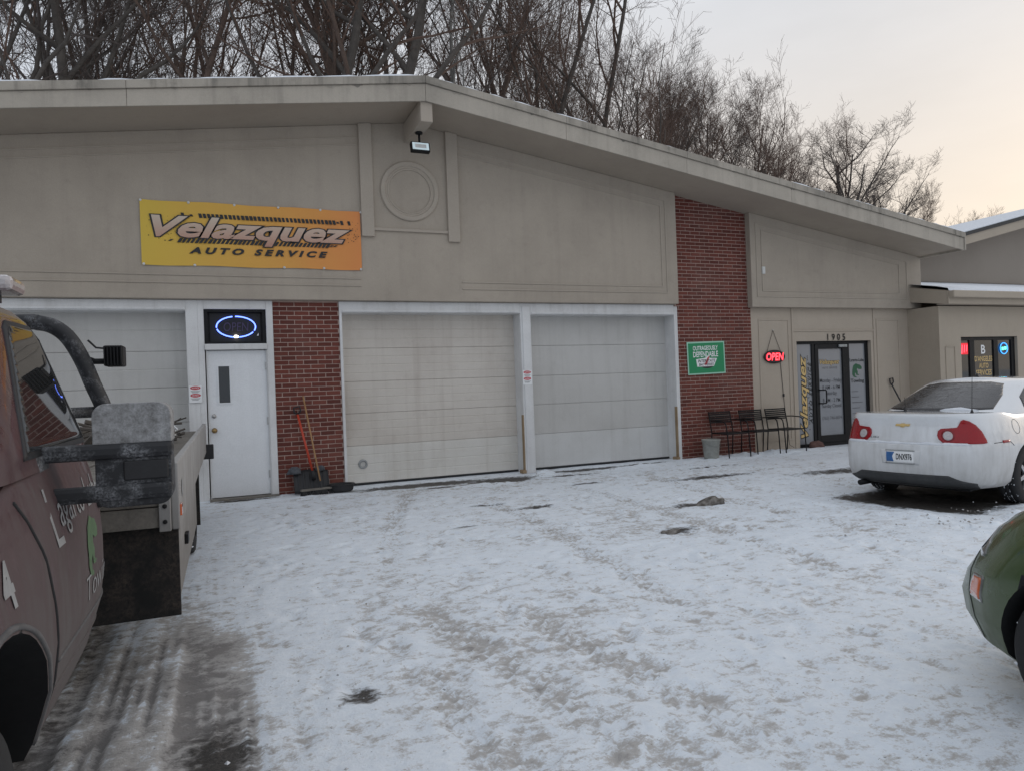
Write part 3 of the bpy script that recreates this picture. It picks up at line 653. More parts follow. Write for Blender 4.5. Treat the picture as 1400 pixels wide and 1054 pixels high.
letter('AUTO SERVICE', (11.225, GY-0.001, 1.10), 1.25, 0.075, 'black_print', sf, shear=0.3, bold=0.035, space=1.5, M=rot90)
tm = MB()
rr = random.Random(5)
for i in range(40):
    z = 0.35+i*0.038
    for xx, ww in ((10.885, 0.035), (11.175, 0.025)):
        if rr.random() < 0.85: tm.prism([(xx-ww/2, z), (xx+ww/2, z+0.01), (xx+ww/2, z+0.03), (xx-ww/2, z+0.02)], GY-0.0008, GY+0.001)
tm.build('tread_print', 'black_print', sf)['kind'] = 'stuff'
letter('Velazquez', (11.77, GY-0.0005, 1.71), 0.53, 0.12, 'black_print', sf, bold=0.015, outline=0.06, shear=0.3); letter('Velazquez', (11.77, GY-0.002, 1.71), 0.53, 0.12, 'gold_print', sf, bold=0.015, shear=0.3)
letter('AUTO SERVICE', (11.77, GY-0.001, 1.60), 0.40, 0.04, 'grey_print', sf, space=1.4)
for t_, z, wd, h_ in (('Monday - Friday', 1.33, 0.60, 0.105), ('8 AM - 6 PM', 1.20, 0.48, 0.08), ('Saturday', 1.07, 0.30, 0.10), ('8 AM - 2 PM', 0.935, 0.48, 0.08), ('Sunday Closed', 0.81, 0.52, 0.10), ('(765) 746-6074', 0.56, 0.54, 0.09)):
    letter(t_, (11.79, GY-0.001, z), wd, h_, 'grey_print' if z > 0.7 else 'faint_print', sf, bold=0.004)
def lizard(cx, cz, s, y, mat, parent, M=None, flip=1):
    """side view of a crouching lizard: raised head, arched back, bent leg, curled tail"""
    P_ = [(-.42, -.30), (-.40, .05), (-.30, .34), (-.05, .48), (.10, .42), (.34, .36), (.50, .20), (.46, .06), (.22, .06), (.06, .14), (.02, .02), (.10, -.10), (.08, -.26), (.22, -.30), (.18, -.36), (-.04, -.34), (-.10, -.16), (-.18, -.24), (-.16, -.40), (-.02, -.46), (-.04, -.52), (-.28, -.48)]
    pts = [(cx+flip*a*s, cz+b*s) for a, b in P_]
    if flip < 0: pts = pts[::-1]
    return MB().prism(pts[::-1], y-0.001, y+0.001, M).build('lizard_emblem', mat, parent)
letter('Lagarto-Lube', (12.53, GY-0.001, 1.735), 0.40, 0.09, 'black_print', sf, bold=0.02); lizard(12.52, 1.53, 0.30, GY-0.001, 'lizard_green', sf); letter('Towing', (12.53, GY-0.001, 1.30), 0.38, 0.10, 'black_print', sf, bold=0.025)
fl = MB()
for i, wd in enumerate((0.18, 0.20, 0.30, 0.22, 0.32, 0.26)): fl.box(12.36, 12.36+wd, GY-0.001, GY+0.001, 1.08-i*0.115, 1.095-i*0.115)
fl.build('faded_print', 'faint_print', sf)

# ------------------------------------------------------------------ things fixed to the shop front
bn_ = thing('banner_sign', 'yellow to orange vinyl banner reading Velazquez Auto Service on the upper wall', 'banner', (0.61, UP, 3.31))
v = []; f = []; NX, NZ = 60, 12
for i in range(NX+1):
    for j in range(NZ+1):
        a, b = i/NX, j/NZ
        x = -0.885+3.0*a; z = 3.315+0.895*b-0.012*math.sin(a*math.pi*5)*(1 if j in (0, NZ) else 0)*0.5
        y = UP-0.016-0.006*math.sin(a*19+b*2.0)*math.sin(b*math.pi)-0.004*math.sin(a*47-b*5)
        v.append((x, y, z))
for i in range(NX):
    for j in range(NZ): f.append((i*(NZ+1)+j, (i+1)*(NZ+1)+j, (i+1)*(NZ+1)+j+1, i*(NZ+1)+j+1))
MB().add(v, f).build('sheet', 'banner_print', bn_, smooth=True, recalc=False)
BY = UP-0.030
letter('Velazquez', (0.60, BY, 3.81), 2.70, 0.385, 'black_print', bn_, bold=0.03, shear=0.32, outline=0.035); letter('Velazquez', (0.60, BY-0.002, 3.81), 2.70, 0.385, 'banner_letter', bn_, bold=0.03, shear=0.32)
letter('AUTO SERVICE', (0.66, BY, 3.53), 1.90, 0.095, 'black_print', bn_, bold=0.05, shear=0.3, space=1.55)
tm = MB(); rr = random.Random(11)
for row, (zc, xa, xb, sk) in enumerate(((4.020, -0.42, 1.95, -0.015), (3.665, -0.55, 1.80, 0.04))):
    x = xa
    while x < xb:
        t = (x-xa)/(xb-xa); p = 1.0 if 0.10 < t < 0.90 else 0.6
        h = 0.062*(1 if rr.random() < p else 0.4); wd = 0.040*rr.uniform(0.85, 1.05)
        if rr.random() < p: tm.prism([(x, zc-h/2), (x+wd, zc-h/2), (x+wd+sk, zc+h/2), (x+sk, zc+h/2)], BY+0.002, BY+0.004)
        x += 0.056
for i in range(70):
    x = rr.choice((rr.uniform(-0.82, -0.45), rr.uniform(1.9, 2.07))); z = rr.gauss(3.85, 0.09); s_ = rr.uniform(0.004, 0.014)
    tm.prism([(x, z), (x+s_, z-s_*.3), (x+s_*1.2, z+s_*.5), (x+s_*.3, z+s_*.8)], BY+0.002, BY+0.004)
tm.build('tread_print', 'black_print', bn_)['kind'] = 'stuff'
for x, z in [(-0.875+i*0.60, 4.20) for i in range(6)]+[(-0.86, 3.325), (-0.22, 3.325), (0.98, 3.325), (1.55, 3.33), (2.10, 3.33)]:
    MB().lathe([(0.0, -0.006), (0.014, -0.006), (0.018, 0.0), (0.018, 0.014)], (x, UP-0.024, z), 'Y', 14).build('grommet', 'white_sensor', bn_, smooth=True)

fl_ = thing('floodlight', 'small black floodlight hanging from the ridge beam', 'floodlight', (2.945, D-0.66, 5.33))
MB().lathe([(0.0, 0.0), (0.055, 0.0), (0.055, -0.025), (0.02, -0.035)], (2.945, D-0.66, 5.33), 'Z', 18).build('mount', 'black_metal', fl_, smooth=True)
MB().tube([(2.945, D-0.66, 5.30), (2.945, D-0.67, 5.16)], 0.017, 10).build('stem', 'black_metal', fl_, smooth=True)
tilt = Matrix.Translation((2.945, D-0.70, 5.09)) @ Matrix.Rotation(R(-14), 4, 'X')
MB().box(-0.145, 0.145, -0.03, 0.05, -0.075, 0.075, tilt).build('housing', 'black_metal', fl_, bevel=0.008)
MB().box(-0.125, 0.125, -0.038, -0.028, -0.056, 0.056, tilt).build('lens', 'flood_lens', fl_)
MB().box(-0.085, 0.085, -0.0395, -0.0375, -0.030, 0.030, tilt).build('led_plate', 'white_sensor', fl_)

ne = thing('neon_sign', 'oval neon sign glowing blue in the transom above the white door', 'neon sign', (0.30, D+0.045, 2.262))
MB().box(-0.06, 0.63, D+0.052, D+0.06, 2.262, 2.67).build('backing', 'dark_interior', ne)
for a0, a1 in ((100, 185), (192, 330), (-22, 92)):
    p_ = [(0.295+0.265*math.cos(R(a)), D+0.036, 2.475+0.15*math.sin(R(a))) for a in np.linspace(a0, a1, 40)]
    MB().tube(p_, 0.0085, 8).build('neon_tube', 'neon_blue', ne, smooth=True)
v_, f_ = glyphs('OPEN', 0.34, 0.13, shear=0.1)
MB().add(v_, f_, Matrix.Translation((0.295, D+0.046, 2.475))).build('unlit_lettering', 'neon_violet', ne, recalc=False)
MB().lathe([(0, -0.02), (0.020, -0.018), (0.030, 0.0), (0.020, 0.014), (0, 0.016)], (0.29, D+0.030, 2.335), 'Z', 14).build('lamp', 'bulb_white', ne, smooth=True)
MB().prism([(0.575, 2.345), (0.60, 2.345), (0.60, 2.385)], D+0.045, D+0.05).build('sticker', 'white_print', ne)

def notice(cx, cz, label):
    t = thing('notice_sign', label, 'sign', (cx, TY-0.018, cz-0.12), group=None)
    MB().box(cx-0.083, cx+0.083, TY-0.0195, TY-0.017, cz-0.12, cz+0.12).build('plate', 'white_print', t)
    for zc, tx in ((cz+0.085, 'NOTICE'), (cz-0.02, 'AVISO')):
        MB().lathe([(0, 0), (1, 0)], (0, 0, 0), 'Y', 28, Matrix.Translation((cx, TY-0.0208, zc)) @ Matrix.Diagonal((0.068, 1, 0.026, 1))).build('red_oval', 'red_print', t)
        letter(tx, (cx, TY-0.0215, zc), 0.09, 0.022, 'white_print', t, bold=0.01)
        ln = MB()
        for k in range(3): ln.box(cx-0.06+0.008*k, cx+0.06-0.012*k, TY-0.0208, TY-0.0196, zc-0.045-k*0.012, zc-0.041-k*0.012)
        ln.build('small_print', 'grey_print', t)
    return t
notice(-0.275, 1.525, 'red and white notice on the post between grey door and entry door')
notice(4.845, 1.605, 'faded red and white notice on the post between two garage doors')

gs = thing('battery_sign', 'green Interstate Batteries sign with pale border on the tall brick column', 'sign', (8.56, D, 1.55))
SG = Matrix.Translation((8.56, D-0.008, 1.86)) @ Matrix.Rotation(R(-1.2), 4, 'Y')
def sgb(x0, x1, z0, z1, y0, y1, name, mat): return MB().box(x0, x1, y0, y1, z0, z1, SG).build(name, mat, gs)
sgb(-0.43, 0.43, -0.305, 0.305, -0.004, 0.004, 'border', 'pale_green_print'); sgb(-0.405, 0.405, -0.28, 0.28, -0.0062, -0.003, 'panel', 'green_print')
def sgl(t_, x, z, wd, h_, mat, y=-0.008, **k):
    v_, f_ = glyphs(t_, wd, h_, **k); return MB().add(v_, f_, SG @ Matrix.Translation((x, y, z))).build('lettering', mat, gs, recalc=False)
sgl('OUTRAGEOUSLY', -0.015, 0.185, 0.57, 0.085, 'white_print', bold=0.02); sgl('DEPENDABLE', -0.015, 0.07, 0.57, 0.105, 'white_print', bold=0.02)
MB().prism([(-0.22, -0.16), (0.16, -0.16), (0.24, -0.015), (0.06, -0.005), (0.08, 0.045), (-0.04, 0.0), (-0.24, -0.02)], -0.0078, -0.006, SG).build('emblem_outline', 'white_print', gs)
MB().lathe([(0, 0), (1, 0)], (0, 0, 0), 'Y', 30, SG @ Matrix.Translation((0.01, -0.0074, -0.145)) @ Matrix.Diagonal((0.14, 1, 0.052, 1))).build('emblem_base', 'black_print', gs)
MB().prism([(-0.06, -0.13), (0.0, -0.13), (0.075, 0.035), (0.03, 0.015)], -0.0084, -0.0079, SG).build('emblem_bolt', 'red_print', gs)
sgl('INTERSTATE', 0.0, -0.055, 0.40, 0.055, 'black_print', -0.009, bold=0.02, shear=0.2); sgl('BATTERIES', -0.01, -0.122, 0.34, 0.05, 'black_print', -0.009, bold=0.02, shear=0.2)

os_ = thing('open_sign', 'oval black sign with glowing red OPEN letters hanging on a chain', 'sign', (10.195, EY, 1.72))
OC = Matrix.Translation((10.195, EY-0.03, 1.85))
MB().lathe([(0, 0.02), (0.96, 0.02), (1.0, 0.01), (1.0, -0.01), (0.93, -0.02), (0.88, -0.012), (0, -0.012)], (0, 0, 0), 'Y', 48, OC @ Matrix.Diagonal((0.26, 1, 0.132, 1))).build('housing', 'black_plastic', os_, smooth=False)
v_, f_ = glyphs('OPEN', 0.45, 0.165, shear=0.15, bold=0.05); MB().add(v_, f_, OC @ Matrix.Translation((0.0, -0.0165, 0.0))).build('glow_panel', 'sign_red_glow', os_, recalc=False)
v_, f_ = glyphs('OPEN', 0.43, 0.145, shear=0.15, bold=0.012); MB().add(v_, f_, OC @ Matrix.Translation((0.0, -0.021, 0.0))).build('lettering', 'led_red', os_, recalc=False)
MB().tube([(10.02, EY-0.02, 1.94), (10.195, EY-0.012, 2.37), (10.37, EY-0.02, 1.94)], 0.005, 6).build('chain', 'black_metal', os_)
MB().lathe([(0, -0.02), (0.012, -0.018), (0.006, 0.0), (0.006, 0.006)], (10.195, EY-0.004, 2.375), 'Y', 10).build('hook', 'steel', os_)
MB().tube([(10.36, EY-0.01, 1.76), (10.385, EY-0.008, 1.45), (10.41, EY-0.008, 1.10), (10.44, EY-0.008, 0.8), (10.47, EY-0.02, 0.5), (10.50, EY-0.03, 0.10), (10.60, EY-0.04, 0.045)], 0.005, 6).build('power_cord', 'black_plastic', os_)
MB().box(10.392, 10.422, EY-0.03, EY-0.004, 1.06, 1.12).build('cord_switch', 'black_plastic', os_, bevel=0.004)

hn = thing('house_number', 'black metal house number 1905 above the glass entrance', 'number', (11.85, EY, 2.16))
for ch, x in zip('1905', (11.63, 11.78, 11.925, 12.07)): letter(ch, (x, EY-0.012, 2.225), None, 0.135, 'black_metal', hn, name='digit', bold=0.012)
for x in (11.63, 11.78, 11.925, 12.07): MB().box(x-0.006, x+0.006, EY-0.0115, EY+0.002, 2.2, 2.212).build('pin', 'black_metal', hn)
tag(MB().box(9.845, 9.915, UP-0.032, UP-0.001, 3.455, 3.595).build('wall_sensor', 'white_sensor', bevel=0.008), 'little white box fixed to the stucco right of the brick column', 'sensor box')

# ------------------------------------------------------------------ things standing along the shop front
def make_chair(label):
    t = thing('patio_chair', label, 'chair', group='metal chairs along the shop wall')
    mb_ = lambda: MB()
    W_, Dp = 0.25, 0.42
    for s in (-1, 1):
        MB().tube([(s*W_, 0.06, 0.0), (s*W_, 0.02, 0.43), (s*W_, 0.05, 0.60), (s*W_, 0.10, 0.82)], 0.011, 8).build('back_post', 'black_metal', t, smooth=True, world=False)
        MB().tube([(s*W_, 0.035, 0.66), (s*W_, -0.10, 0.665), (s*W_, -0.30, 0.655), (s*W_, -0.36, 0.62), (s*W_, -0.38, 0.55), (s*W_, -0.40, 0.43), (s*W_, -0.43, 0.0)], 0.011, 8).build('arm', 'black_metal', t, smooth=True, world=False)
        MB().tube([(s*W_, 0.02, 0.43), (s*W_, -0.40, 0.43)], 0.010, 6).build('seat_rail', 'black_metal', t, world=False)
    for k in range(6):
        z = 0.625+k*0.036; y = 0.055+(z-0.60)*0.23
        MB().box(-W_, W_, y-0.012, y-0.004, z-0.0135, z+0.0135).build('back_slat', 'black_metal', t, world=False, bevel=0.002)
    for k in range(9):
        y = 0.0-k*0.048
        MB().box(-W_, W_, y-0.018, y+0.018, 0.432, 0.442).build('seat_slat', 'black_metal', t, world=False, bevel=0.002)
    MB().tube([(-W_, -0.40, 0.43), (W_, -0.40, 0.43)], 0.010, 6).build('seat_rail', 'black_metal', t, world=False)
    return t
ch0 = make_chair('black slatted metal armchair standing by the old bucket')
for i, (x, rz, lb) in enumerate(((8.72, 2, None), (9.43, -3, 'black slatted metal armchair in the middle of the row of three'), (10.05, 1, 'black slatted metal armchair under the open sign'))):
    c_ = ch0 if i == 0 else copy_tree(ch0)
    c_.location = (x, D-0.22, 0.03); c_.rotation_euler = (0, 0, R(rz))
    if lb: c_['label'] = lb
bk = thing('bucket', 'old dirty plastic bucket in front of the brick column', 'bucket', (8.30, 10.72, 0.02))
MB().lathe([(0, 0.0), (0.125, 0.0), (0.130, 0.01), (0.160, 0.33), (0.172, 0.335), (0.172, 0.352), (0.158, 0.352), (0.150, 0.33), (0.122, 0.03), (0, 0.03)], (8.30, 10.72, 0.02), 'Z', 32).build('pail', 'bucket_grey', bk, smooth=True)
MB().tube([(8.30-0.17, 10.72, 0.33)]+[(8.30+0.172*math.cos(a), 10.72-0.10*math.sin(a)*1.0-0.06*math.sin(a), 0.33-0.10*math.sin(a)) for a in np.linspace(math.pi, 0, 14)], 0.003, 5).build('handle', 'steel', bk)
def lean(p0, p1, r): return MB().tube([p0, p1], r, 10)
sh = thing('snow_shovel', 'snow shovel with orange handle and black ribbed blade leaning on brick pier', 'shovel', (1.20, D-0.25, 0.02))
MB().tube([(1.275, D-0.19, 0.30), (1.10, D-0.05, 1.17)], 0.017, 10).build('shaft', 'orange_fibreglass', sh, smooth=True)
gp = Vector((1.10, D-0.05, 1.17)); 
MB().tube([gp, gp+Vector((-0.045, 0.0, 0.03)), gp+Vector((-0.055, 0.0, 0.10)), gp+Vector((0.035, 0.0, 0.12)), gp+Vector((0.045, 0, 0.05)), gp], 0.013, 8).build('grip', 'black_plastic', sh, smooth=True)
bl_ = MB(); N = 60
v = []; f = []
for i in range(N+1):
    u = i/N; rib = 0.014*max(0, math.cos(u*2*math.pi*7))**0.6 if math.cos(u*2*math.pi*7) > 0 else 0
    for j in range(7):
        t = j/6; v.append((1.00+0.50*u, D-0.10-0.16*(1-t)**1.6-0.03*math.sin(t*3.1)-rib*(0.2+0.8*min(1, t*3)), 0.025+0.33*t-0.03*(2*u-1)**2*(t > 0.9)))
for i in range(N):
    for j in range(6): f.append((i*7+j, (i+1)*7+j, (i+1)*7+j+1, i*7+j+1))
b_ = MB().add(v, f).build('blade', 'black_plastic', sh, smooth=True); md_ = b_.modifiers.new('thick', 'SOLIDIFY'); md_.thickness = 0.006
MB().tube([(1.275, D-0.19, 0.34), (1.285, D-0.20, 0.20)], 0.028, 10).build('socket', 'black_plastic', sh, smooth=True)
bm_ = thing('push_broom', 'push broom with thin wooden handle leaning on the brick pier', 'broom', (1.36, 10.75, 0.02))
MB().tube([(1.37, 10.74, 0.09), (1.19, D-0.03, 1.44)], 0.0125, 10).build('handle', 'wood', bm_, smooth=True)
HB = Matrix.Translation((1.33, 10.72, 0.075)) @ Matrix.Rotation(R(12), 4, 'Z')
MB().box(-0.27, 0.27, -0.035, 0.035, 0.0, 0.028, HB).build('head', 'grey_wood', bm_, bevel=0.006)
br = MB(); rr = random.Random(2)
for i in range(180):
    x = rr.uniform(-0.265, 0.265); y = rr.uniform(-0.03, 0.03); br.tube([(x, y, 0.0), (x+rr.uniform(-.012, .012), y*1.6+rr.uniform(-.01, .01), -0.065)], 0.006, 4, M=HB)
o = br.build('bristles', 'black_plastic', bm_); o['kind'] = 'stuff'
MB().tube([(1.366, 10.735, 0.10), (1.355, 10.765, 0.19)], 0.019, 8).build('ferrule', 'black_plastic', bm_)
dp = MB(); c0 = (1.66, 10.80, 0.015)
dp.lathe([(0, 0.0), (0.15, 0.0), (0.17, 0.02), (0.185, 0.095), (0.200, 0.10), (0.200, 0.112), (0.172, 0.112), (0.155, 0.03), (0, 0.03)], (0, 0, 0), 'Z', 28, Matrix.Translation(c0) @ Matrix.Diagonal((1, 0.8, 1, 1)))
tag(dp.build('drain_pan', 'black_plastic', smooth=False), 'low black drain pan on the snow at the foot of the brick pier', 'pan')
def lump(name, c, s, seed, mat, label, cat, n=14, rough=0.35, group=None):
    bm = bmesh.new(); bmesh.ops.create_icosphere(bm, subdivisions=4, radius=1.0); r = random.Random(seed)
    ph = [(Vector((r.uniform(-1, 1), r.uniform(-1, 1), r.uniform(-1, 1)))*r.uniform(2, 7), r.uniform(0, 6)) for _ in range(n)]
    for vv in bm.verts:
        d = sum(math.sin(vv.co.dot(a)+b) for a, b in ph)/n
        vv.co *= 1+rough*d*2.2; vv.co = Vector((vv.co.x*s[0], vv.co.y*s[1], max(-0.35, vv.co.z)*s[2]))
    zmin = min(vv.co.z for vv in bm.verts)
    for vv in bm.verts: vv.co.z -= zmin
    me = bpy.data.meshes.new(name); bm.to_mesh(me); bm.free(); me.polygons.foreach_set('use_smooth', [True]*len(me.polygons)); me.materials.append(MAT[mat])
    o = bpy.data.objects.new(name, me); col.objects.link(o); o.location = c
    return tag(o, label, cat, group)
lump('work_rag', (1.03, D-0.13, 0.30), (0.085, 0.05, 0.075), 4, 'grey_rag', 'crumpled grey rag hung over the left corner of the ribbed shovel blade', 'rag', rough=0.5)
lump('work_glove', (1.40, D-0.12, 0.32), (0.06, 0.045, 0.085), 8, 'grey_rag', 'grey work glove stuck on the shovel blade beside the broom handle', 'glove', rough=0.5)
lump('doorstop_rock', (11.10, D-0.10, 0.0), (0.16, 0.10, 0.11), 3, 'rock', 'reddish brown stone lying at the foot of the glass entrance', 'stone')
lump('ice_chunk', (5.36, 6.97, -0.015), (0.15, 0.09, 0.065), 12, 'dirty_ice', 'dirty grey chunk of ice lying on the snow before the smooth garage door', 'ice chunk', rough=0.45)
lump('ice_lump', (4.02, 5.86, -0.015), (0.09, 0.06, 0.04), 15, 'dirty_ice', 'small dark lump of frozen slush in a thawed patch', 'ice lump', rough=0.5)
# small clods of snow and slush thrown about the yard
cl = MB(); rr = random.Random(21)
for i in range(260):
    k = rr.random()
    if k < 0.35: x, y = rr.gauss(7.0, 0.7), rr.gauss(4.75, 0.25)
    elif k < 0.6: x, y = rr.gauss(0.5, 0.5), rr.uniform(2.4, 6.5)
    else: x, y = rr.uniform(0.8, 8.5), rr.uniform(2.6, 10.4)
    s_ = rr.uniform(0.004, 0.013)*(1 if k > 0.35 else 1.6)
    q = [(rr.uniform(.6, 1.2)*s_*a, rr.uniform(.6, 1.2)*s_*b, rr.uniform(.4, .9)*s_*c) for a, b, c in ((1, 0, 0), (0, 1, 0), (-1, 0, 0), (0, -1, 0), (0, 0, 1), (0, 0, -.6))]
    cl.add([(x+a, y+b, 0.012+c) for a, b, c in q], [(0, 1, 4), (1, 2, 4), (2, 3, 4), (3, 0, 4), (1, 0, 5), (2, 1, 5), (3, 2, 5), (0, 3, 5)])
o = cl.build('snow_clods', 'clod'); tag(o, 'small clods of snow and slush scattered across the yard', 'snow clods', kind='stuff')
s2 = thing('spade', 'spade with black D grip leaning on the wall right of the glass entrance', 'spade', (13.45, D-0.3, 0.02))
MB().tube([(13.55, D-0.28, 0.45), (13.36, D-0.02, 1.20)], 0.015, 8).build('shaft', 'black_plastic', s2)
gp = Vector((13.36, D-0.02, 1.20)); MB().tube([gp, gp+Vector((-.05, -.005, .03)), gp+Vector((-.065, -.005, .12)), gp+Vector((.03, -.005, .135)), gp+Vector((.045, -.005, .05)), gp], 0.014, 8).build('grip', 'black_plastic', s2)
MB().prism([(13.43, 0.03), (13.70, 0.03), (13.71, 0.45), (13.44, 0.45)], D-0.31, D-0.295).build('blade', 'black_plastic', s2, bevel=0.004)

# ------------------------------------------------------------------ neighbouring building
nb = thing('neighbouring_shop', 'lower beige shop building with snowy eave next to the garage', 'building', (18, 10.4, 0))
NY = 10.40
nw = MB(); nw.box(13.95, 14.60, NY, NY+0.3, -0.2, 2.80); nw.box(16.42, 27, NY, NY+0.3, -0.2, 2.80); nw.box(14.60, 16.42, NY, NY+0.3, 2.15, 2.80); nw.box(13.95, 14.25, NY+0.3, 13.0, -0.2, 2.80)
nw.build('wall', 'neighbour_paint', nb)
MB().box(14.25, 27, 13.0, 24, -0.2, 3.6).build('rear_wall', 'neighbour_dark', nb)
def nline(x0, z0, x1, z1): 
    MB().box(min(x0, x1)-0.012, max(x0, x1)+0.012, NY-0.014, NY+0.01, min(z0, z1)-0.012, max(z0, z1)+0.012).build('moulding', 'neighbour_paint', nb)
nline(14.12, 0.2, 14.12, 1.93); nline(14.40, 0.2, 14.40, 1.93); nline(14.146, 1.955, 14.374, 1.955); nline(16.75, 0.2, 16.75, 1.93); nline(16.776, 1.955, 18.5, 1.955)
MB().box(13.86, 27, 10.10, 10.135, 2.81, 3.07).build('fascia_board', 'neighbour_paint', nb, bevel=0.006)
MB().add([(a, y, z) for a in (13.86, 13.90) for y, z in ((10.137, 2.81), (11.3, 2.99), (11.3, 3.30), (10.137, 3.075))], [(0, 1, 2, 3), (7, 6, 5, 4), (0, 4, 5, 1), (1, 5, 6, 2), (2, 6, 7, 3), (3, 7, 4, 0)]).build('rake_board', 'neighbour_paint', nb)
MB().box(13.90, 27, 10.136, NY-0.002, 2.82, 2.84).build('soffit', 'soffit_paint', nb)
MB().prism([(13.86, 2.93), (13.86, 3.075), (27, 3.075), (27, 2.93)], 9.98, 10.098).build('gutter', 'galvanised' if 0 else 'neighbour_paint', nb, bevel=0.02)
MB().add([(13.87, 10.08, 3.075), (27, 10.08, 3.075), (27, 13.1, 3.70), (13.87, 13.1, 3.70), (13.87, 10.08, 3.03), (27, 10.08, 3.03), (27, 13.1, 3.64), (13.87, 13.1, 3.64)],
         [(0, 1, 2, 3), (4, 7, 6, 5), (0, 4, 5, 1), (1, 5, 6, 2), (2, 6, 7, 3), (3, 7, 4, 0)]).build('eave_roof', 'neighbour_paint', nb)
xs = np.arange(13.87, 27, 0.10); v = []; f = []; rr = random.Random(6)
for i, x in enumerate(xs):
    e = 10.06+0.10*abs(float(fbm(np.array([x*1.5]), np.array([1.0]), 8)[0])); t = 0.05+0.02*rr.random()
    zf = lambda y: 3.078+(y-10.08)*0.207
    v += [(x, e, zf(e)-0.0), (x, e+0.02, zf(e)+t*0.8), (x, e+0.3, zf(e+.3)+t), (x, 12.99, zf(12.99)+0.06)]
    if i:
        for k in range(3): f.append(((i-1)*4+k, i*4+k, i*4+k+1, (i-1)*4+k+1))
MB().add(v, f).build('eave_snow', 'snow', nb, smooth=True)
def rk(x): return 4.30+0.235*(x-16.2) if x < 25 else 4.30+0.235*8.8-0.235*(x-25)
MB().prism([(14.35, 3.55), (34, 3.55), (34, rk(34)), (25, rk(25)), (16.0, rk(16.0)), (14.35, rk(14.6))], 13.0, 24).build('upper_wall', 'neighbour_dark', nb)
MB().box(14.36, 27, 12.96, 12.999, 3.66, 3.745).build('flashing', 'black_metal', nb)
for a, b in ((15.6, 25.0), (25.0, 34.0)):
    MB().prism([(a, rk(a)-0.02), (b, rk(b)-0.02), (b, rk(b)+0.20), (a, rk(a)+0.20)], 12.2, 12.24).build('fascia_board', 'neighbour_paint', nb)
    MB().prism([(a, rk(a)+0.0), (b, rk(b)+0.0), (b, rk(b)+0.18), (a, rk(a)+0.18)], 12.242, 24.5).build('roof', 'soffit_paint', nb)
    MB().prism([(a, rk(a)+0.202), (b, rk(b)+0.202), (b, rk(b)+0.29), (a, rk(a)+0.29)], 12.17, 24.5).build('roof_edge', 'shingle', nb)
    MB().prism([(a+0.02, rk(a)+0.292), (b, rk(b)+0.292), (b, rk(b)+0.335), (a+0.02, rk(a)+0.335)], 12.18, 24.5).build('roof_snow', 'snow', nb, bevel=0.015)
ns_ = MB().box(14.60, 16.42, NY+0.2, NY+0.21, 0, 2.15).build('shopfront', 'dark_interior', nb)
def nsb(x0, x1, z0, z1, name='frame', mat='black_metal', y=NY+0.06, d=0.06): return MB().box(x0, x1, y, y+d, z0, z1).build(name, mat, ns_, bevel=0.004)
nsb(14.60, 16.42, 2.08, 2.15); nsb(14.60, 16.42, 0, 0.08); nsb(14.60, 14.66, 0.08, 2.08); nsb(16.30, 16.42, 0.08, 2.08); nsb(14.95, 15.10, 0.08, 2.08); nsb(15.72, 15.86, 0.08, 2.08)
for a, b in ((14.66, 14.95), (15.10, 15.72), (15.86, 16.30)): nsb(a, b, 0.08, 2.08, 'pane', 'shop_glass', NY+0.085, 0.008)
for t_, z, wd, h_ in (('B', 1.88, None, 0.19), ("D'ANGELES", 1.68, 0.56, 0.12), ('AUTO', 1.53, 0.30, 0.11), ('SERVICES', 1.38, 0.50, 0.12)):
    letter(t_, (15.41, NY+0.083, z), wd, h_, 'white_print' if t_ == 'B' else 'gold_print', ns_, bold=0.018)
n1_ = thing('red_neon_sign', 'small glowing red sign in the neighbouring shop window', 'neon sign', (14.78, NY+0.08, 1.70))
MB().box(14.66, 14.90, NY+0.066, NY+0.075, 1.78, 2.02).build('panel', 'sign_red_glow', n1_)
for a in range(3): MB().tube([(14.70+a*0.07, NY+0.06, 1.80+0.02*a), (14.72+a*0.07, NY+0.06, 1.98)], 0.011, 6).build('neon_tube', 'led_red', n1_)
n2_ = thing('blue_neon_sign', 'round blue and green sign in the neighbouring shop window', 'neon sign', (16.06, NY+0.08, 1.78))
MB().lathe([(0, -0.004), (0.115, -0.004), (0.115, 0.006), (0, 0.006)], (16.06, NY+0.072, 1.89), 'Y', 28).build('panel', 'neon_violet', n2_)
MB().tube([(16.06+0.12*math.cos(a), NY+0.062, 1.89+0.12*math.sin(a)) for a in np.linspace(0, 2*math.pi, 36)], 0.009, 6).build('neon_tube', 'sign_blue', n2_)
MB().box(15.99, 16.05, NY+0.060, NY+0.066, 1.85, 1.92).build('light_bar', 'sign_green', n2_); MB().box(16.07, 16.14, NY+0.060, NY+0.066, 1.86, 1.93).build('light_bar', 'sign_green', n2_)

